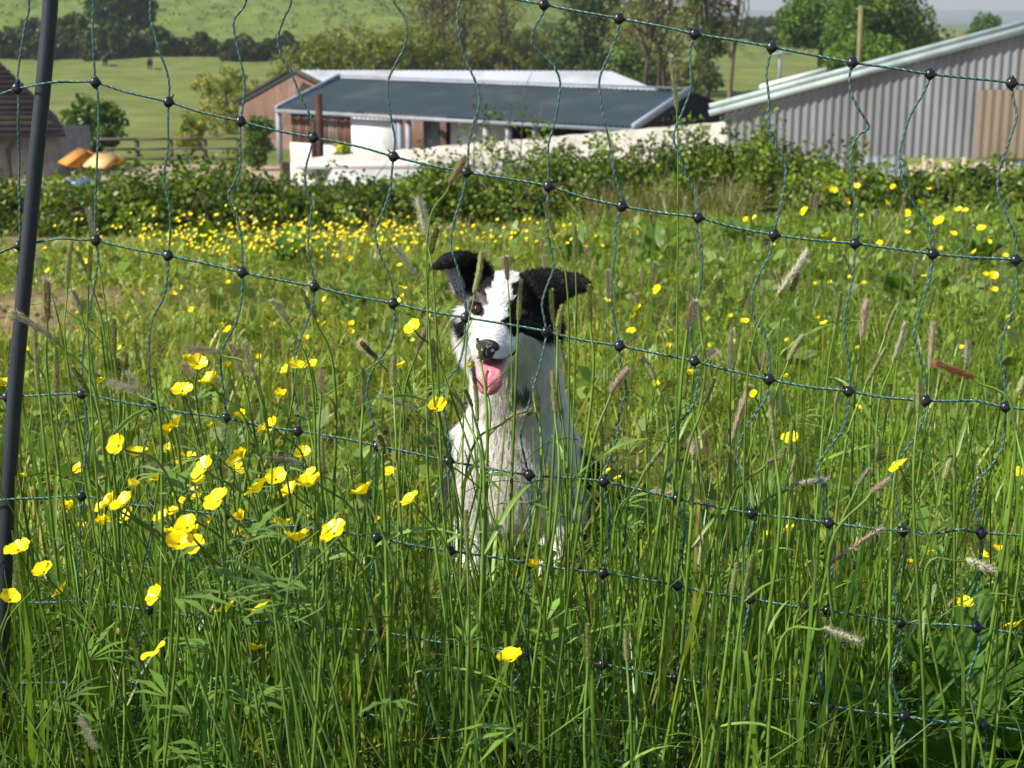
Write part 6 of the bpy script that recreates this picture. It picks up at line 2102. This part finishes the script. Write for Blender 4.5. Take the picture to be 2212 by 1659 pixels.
        add_at(root, 'stem', tube_mesh('stem', pts, np.linspace(.0019, .0009, len(pts)) * (rg.uniform(1.0, 1.6) if by > 640 else .8), tint, M['stem'], 5))
        # sheathed flag leaf
        k_ = rg.integers(len(pts) // 3, int(len(pts) * .7))
        a_ = rg.uniform(0, 6.28)
        add_at(root, 'leaf', strap_leaf('leaf', pts[k_], (math.cos(a_), math.sin(a_) * .6, rg.uniform(.4, 1.4)), rg.uniform(.08, .17), rg.uniform(.005, .009), tint * rg.uniform(.85, 1.25), rg))

    # ---- the same two plants out in the meadow
    shared_stem = {}

    def field_stem(h, r, tint, key):
        if key not in shared_stem:
            rr = np.random.default_rng(key + 900)
            pts = catmull([(0, 0, -.03), (rr.normal() * .02, rr.normal() * .02, .5), (0, 0, 1.0)], 4)
            shared_stem[key] = tube_mesh('stem', pts * np.array([1, 1, 1]), np.linspace(r, r * .6, len(pts)), tint, M['stem'], 3)
        return shared_stem[key]
    nmid = 0
    FLD = []
    # photo-known meadow flowers, as picture places of the petals and their width
    for px, py, w in ((1422, 626, 22), (1377, 668, 22), (1372, 682, 16), (1363, 718, 22), (1448, 716, 14), (1478, 682, 18), (1335, 693, 12), (1310, 650, 18), (1530, 690, 12), (1597, 650, 16), (1608, 696, 20), (1780, 700, 18), (1765, 688, 12), (1578, 740, 20), (1700, 735, 10), (2148, 628, 18), (2145, 597, 22), (2130, 594, 14), (868, 624, 20), (857, 652, 18), (760, 700, 16), (757, 716, 16), (700, 700, 12), (478, 705, 20), (495, 712, 18), (487, 716, 10), (660, 730, 16), (870, 640, 12), (620, 800, 26), (640, 780, 20), (560, 770, 12), (2005, 410, 14), (1957, 462, 20), (1740, 458, 22), (1860, 468, 14), (2030, 480, 26), (2120, 495, 20), (2070, 455, 18), (1800, 412, 18), (1828, 436, 16), (1850, 404, 18), (1790, 408, 16), (1915, 440, 16), (1930, 405, 14), (1988, 440, 18), (1960, 505, 16), (2018, 470, 14), (2085, 456, 14), (2060, 505, 14), (1785, 510, 24), (1805, 520, 14), (1900, 528, 18), (1820, 532, 14), (1612, 475, 14), (1630, 470, 12), (2106, 545, 14), (1250, 430, 10), (1060, 415, 10)):
        FLD.append((px, py, w))
    FLD = [(float(x_), float(y_), float(w_)) for x_, y_, w_ in FLD]
    while len(FLD) < 205:
        u = rg.random()
        if u < .6:
            FLD.append((rg.uniform(300, 900) if rg.random() < .75 else rg.uniform(900, 1300), rg.uniform(478, 545), rg.uniform(7.5, 11)))
        elif u < .8:
            FLD.append((rg.uniform(0, 1000), rg.uniform(540, 760), rg.uniform(9, 15)))
        else:
            FLD.append((rg.uniform(1300, 2212), rg.uniform(470, 760), rg.uniform(9, 15)))

    def field_flower(px, py, w, i):
        d = F_PX * .021 / w
        d = min(max(d, 2.5), 11.5)
        # stand it so the flower is .12-.5 m above the ground
        for _ in range(40):
            t_ = PD(px, py, d)
            hh = t_[2] - float(zt(t_[0], t_[1]))
            if hh < .10: d *= .97
            elif hh > .48: d *= 1.03
            else: break
        return t_, d, hh
    for i, (px, py, w) in enumerate(FLD):
        t_, d, hh = field_flower(px, py, w, i)
        if d < 2.2 or hh < .05 or hh > .6: continue
        g_ = np.array([t_[0], t_[1], t_[2] - hh])
        root = empty('buttercup', g_)
        tag(root, 'small buttercup dotted far out in the meadow beyond the netting', 'buttercup', 'meadow buttercups beyond the netting')
        kind = 0 if rg.random() < .65 else 1
        flower_kit(root, t_, kind, w * d / F_PX / .0262 * 1.1, rg, (rg.normal() * .5 - .25, -.35 + rg.normal() * .4, .9), low=True)
        st = link('stem', field_stem(1, .0032, (1.1, 1.1, .9), int(rg.integers(6))), root)
        st.scale = (.5, .5, hh)
    # the yellow drift along the far side is past counting
    n = 330
    px, py = rg.uniform(60, 1250, n), rg.normal(505, 20, n)
    px[:240] = rg.uniform(300, 900, 240)
    mV, mF, nb_ = [], [], 0
    src = PETALS[2]
    sv_ = np.array([v.co[:] for v in src.vertices])
    sf_ = np.array([p.vertices[:] for p in src.polygons])
    for a, b in zip(px, py):
        t_, d, hh = field_flower(a, b, rg.uniform(7, 10), 0)
        if hh < .05 or hh > .6: continue
        q = Vector((rg.normal() * .4 - .2, -.4, .9)).to_track_quat('Z', 'Y').to_matrix()
        mV.append(sv_ @ np.array(q).T * rg.uniform(.75, 1.0) + t_)
        mF.append(sf_ + nb_)
        nb_ += len(sv_)
    mV = np.concatenate(mV)
    tag(link('buttercup_drift', fast_mesh('buttercup_drift', mV, np.concatenate(mF), [M['petal']], np.ones((len(mV), 3)), smooth=True)), 'drift of yellow buttercup blooms along the far left of the meadow', 'buttercups', kind='stuff')
    # foxtails far out
    nf = 0
    while nf < 165:
        px, py = rg.uniform(1180, 2212), rg.uniform(385, 640)
        if rg.random() < .18:
            px, py = rg.uniform(650, 1200), rg.uniform(440, 560)
        y = rg.uniform(3.0, 10.5)
        t_ = PY(px, py, y)
        hh = t_[2] - float(zt(t_[0], t_[1]))
        if not .24 < hh < .62: continue
        g_ = np.array([t_[0], t_[1], t_[2] - hh])
        root = empty('foxtail', g_)
        tag(root, 'distant foxtail or plantain head standing in the blurred meadow', 'grass stem', 'meadow seed heads beyond the netting')
        L = rg.uniform(.034, .06)
        look = [g, pk, sv, pk, g][rg.integers(5)]
        place_head(root, t_ - np.array([0, 0, L]), t_ + np.array([rg.normal() * .012, rg.normal() * .01, 0]), HEADS[look][rg.integers(3)], 1.15)
        st = link('stem', field_stem(1, .0032, (1.1, 1.1, .9), int(rg.integers(6))), root)
        st.scale = (.5, .5, hh - L * .9)
        nf += 1

    # ---- docks: rosettes of broad crinkled leaves
    def dock_leaf(L, W, seed, droop):
        rg = np.random.default_rng(seed)
        nu, nv = 14, 9
        u = np.linspace(0, 1, nu)[:, None]
        v = np.linspace(-1, 1, nv)[None]
        wd = W * .5 * np.sin(np.clip(u, .0, 1) ** .7 * math.pi) ** .7 * (1 - .15 * u)
        x = v * wd
        crk = .035 * W * np.sin(u * 30 + np.abs(v) * 5 + seed) * np.abs(v) + .05 * W * np.sin(u * 17 + v * 3 + seed) * v ** 2
        z = L * (.75 * u - droop * u ** 2) + crk + .25 * np.abs(v) * wd
        y = L * u * (1 - .2 * u) + 0 * v
        x = x + 0 * u
        V = np.stack([x, y, z], -1).reshape(-1, 3)
        i = np.arange(nu - 1)[:, None] * nv + np.arange(nv - 1)[None]
        F = np.stack([i, i + 1, i + nv + 1, i + nv], -1).reshape(-1, 4)
        tn = np.tile(np.array([1.0, 1.2, .7]) * rg.uniform(.8, 1.15), (len(V), 1))
        mid = np.abs(np.tile(v, (nu, 1)).ravel()) < .1
        tn[mid] *= 1.5
        return fast_mesh('leaf', V, F, [M['dock'] if seed < 40 else M['leaf']], tn, smooth=True)
    DOCKS = [(2050, 1440, 1.66, 9, .28, .13, 'large dark dock leaves in the lower right behind the last cords'),
             (2200, 1390, 1.76, 7, .28, .12, 'dock leaves at the right edge behind the buttercup'),
             (620, 535, 8.6, 9, .30, .12, 'pale dock plant at the edge of the yellow drift'),
             (1120, 545, 6.2, 8, .22, .10, 'dock rosette behind the head of the dog'),
             (760, 580, 6.4, 7, .2, .09, 'dock plant in the meadow left of the dog'),
             (1240, 470, 8.4, 8, .25, .1, 'bright dock plant at the hedge foot right of the dog'),
             (1600, 430, 9.0, 9, .3, .13, 'tall bright green dock below the corner bramble bush'),
             (1420, 470, 8.5, 7, .25, .1, 'dock plant among the pink seed heads'),
             (2120, 450, 7.6, 10, .3, .13, 'big dock plant at the right below the barn boards'),
             (1950, 520, 6.2, 8, .24, .1, 'dock plant among the right hand buttercups'),
             (440, 475, 9.6, 9, .34, .13, 'tall dock plant in front of the left brambles'),
             (1640, 905, 2.9, 8, .14, .07, 'reddish dock rosette right of the dog near the ground'),
             (1800, 960, 2.75, 7, .13, .06, 'small dock rosette low on the right')]
    for k, (px, py, y, n, L, W, lab) in enumerate(DOCKS):
        x = float(PY(px, py, y)[0])
        z0 = float(zt(x, y))
        root = empty('dock_plant', (x, y, z0))
        tag(root, lab, 'dock plant')
        for i in range(n):
            o = link('leaf', dock_leaf(L * rg.uniform(.7, 1.15), W * rg.uniform(.8, 1.2), k * 20 + i, rg.uniform(.1, .45) if k < 2 else rg.uniform(.3, .75)), root)
            o.rotation_euler = (rg.uniform(.1, .5), 0, i * 2.4 + rg.normal() * .3)
            o.location = (rg.normal() * .01, rg.normal() * .01, rg.uniform(.0, .05))

# ------------------------------------------------------------------ the air: far hills fade to pale blue
if BG:
    hz = MB().box((0, 2900, 150), (9000, 6200, 330))
    hm, nt, b, out = new_mat('haze_air')
    nt.nodes.remove(b)
    pv = nt.nodes.new('ShaderNodeVolumePrincipled')
    pv.inputs['Color'].default_value = (.86, .92, 1.0, 1)
    pv.inputs['Density'].default_value = 0.00038
    pv.inputs['Anisotropy'].default_value = 0.2
    nt.links.new(pv.outputs[0], out.inputs['Volume'])
    tag(hz.build('haze', hm), 'thin pale blue air over the whole valley', 'haze', kind='stuff')
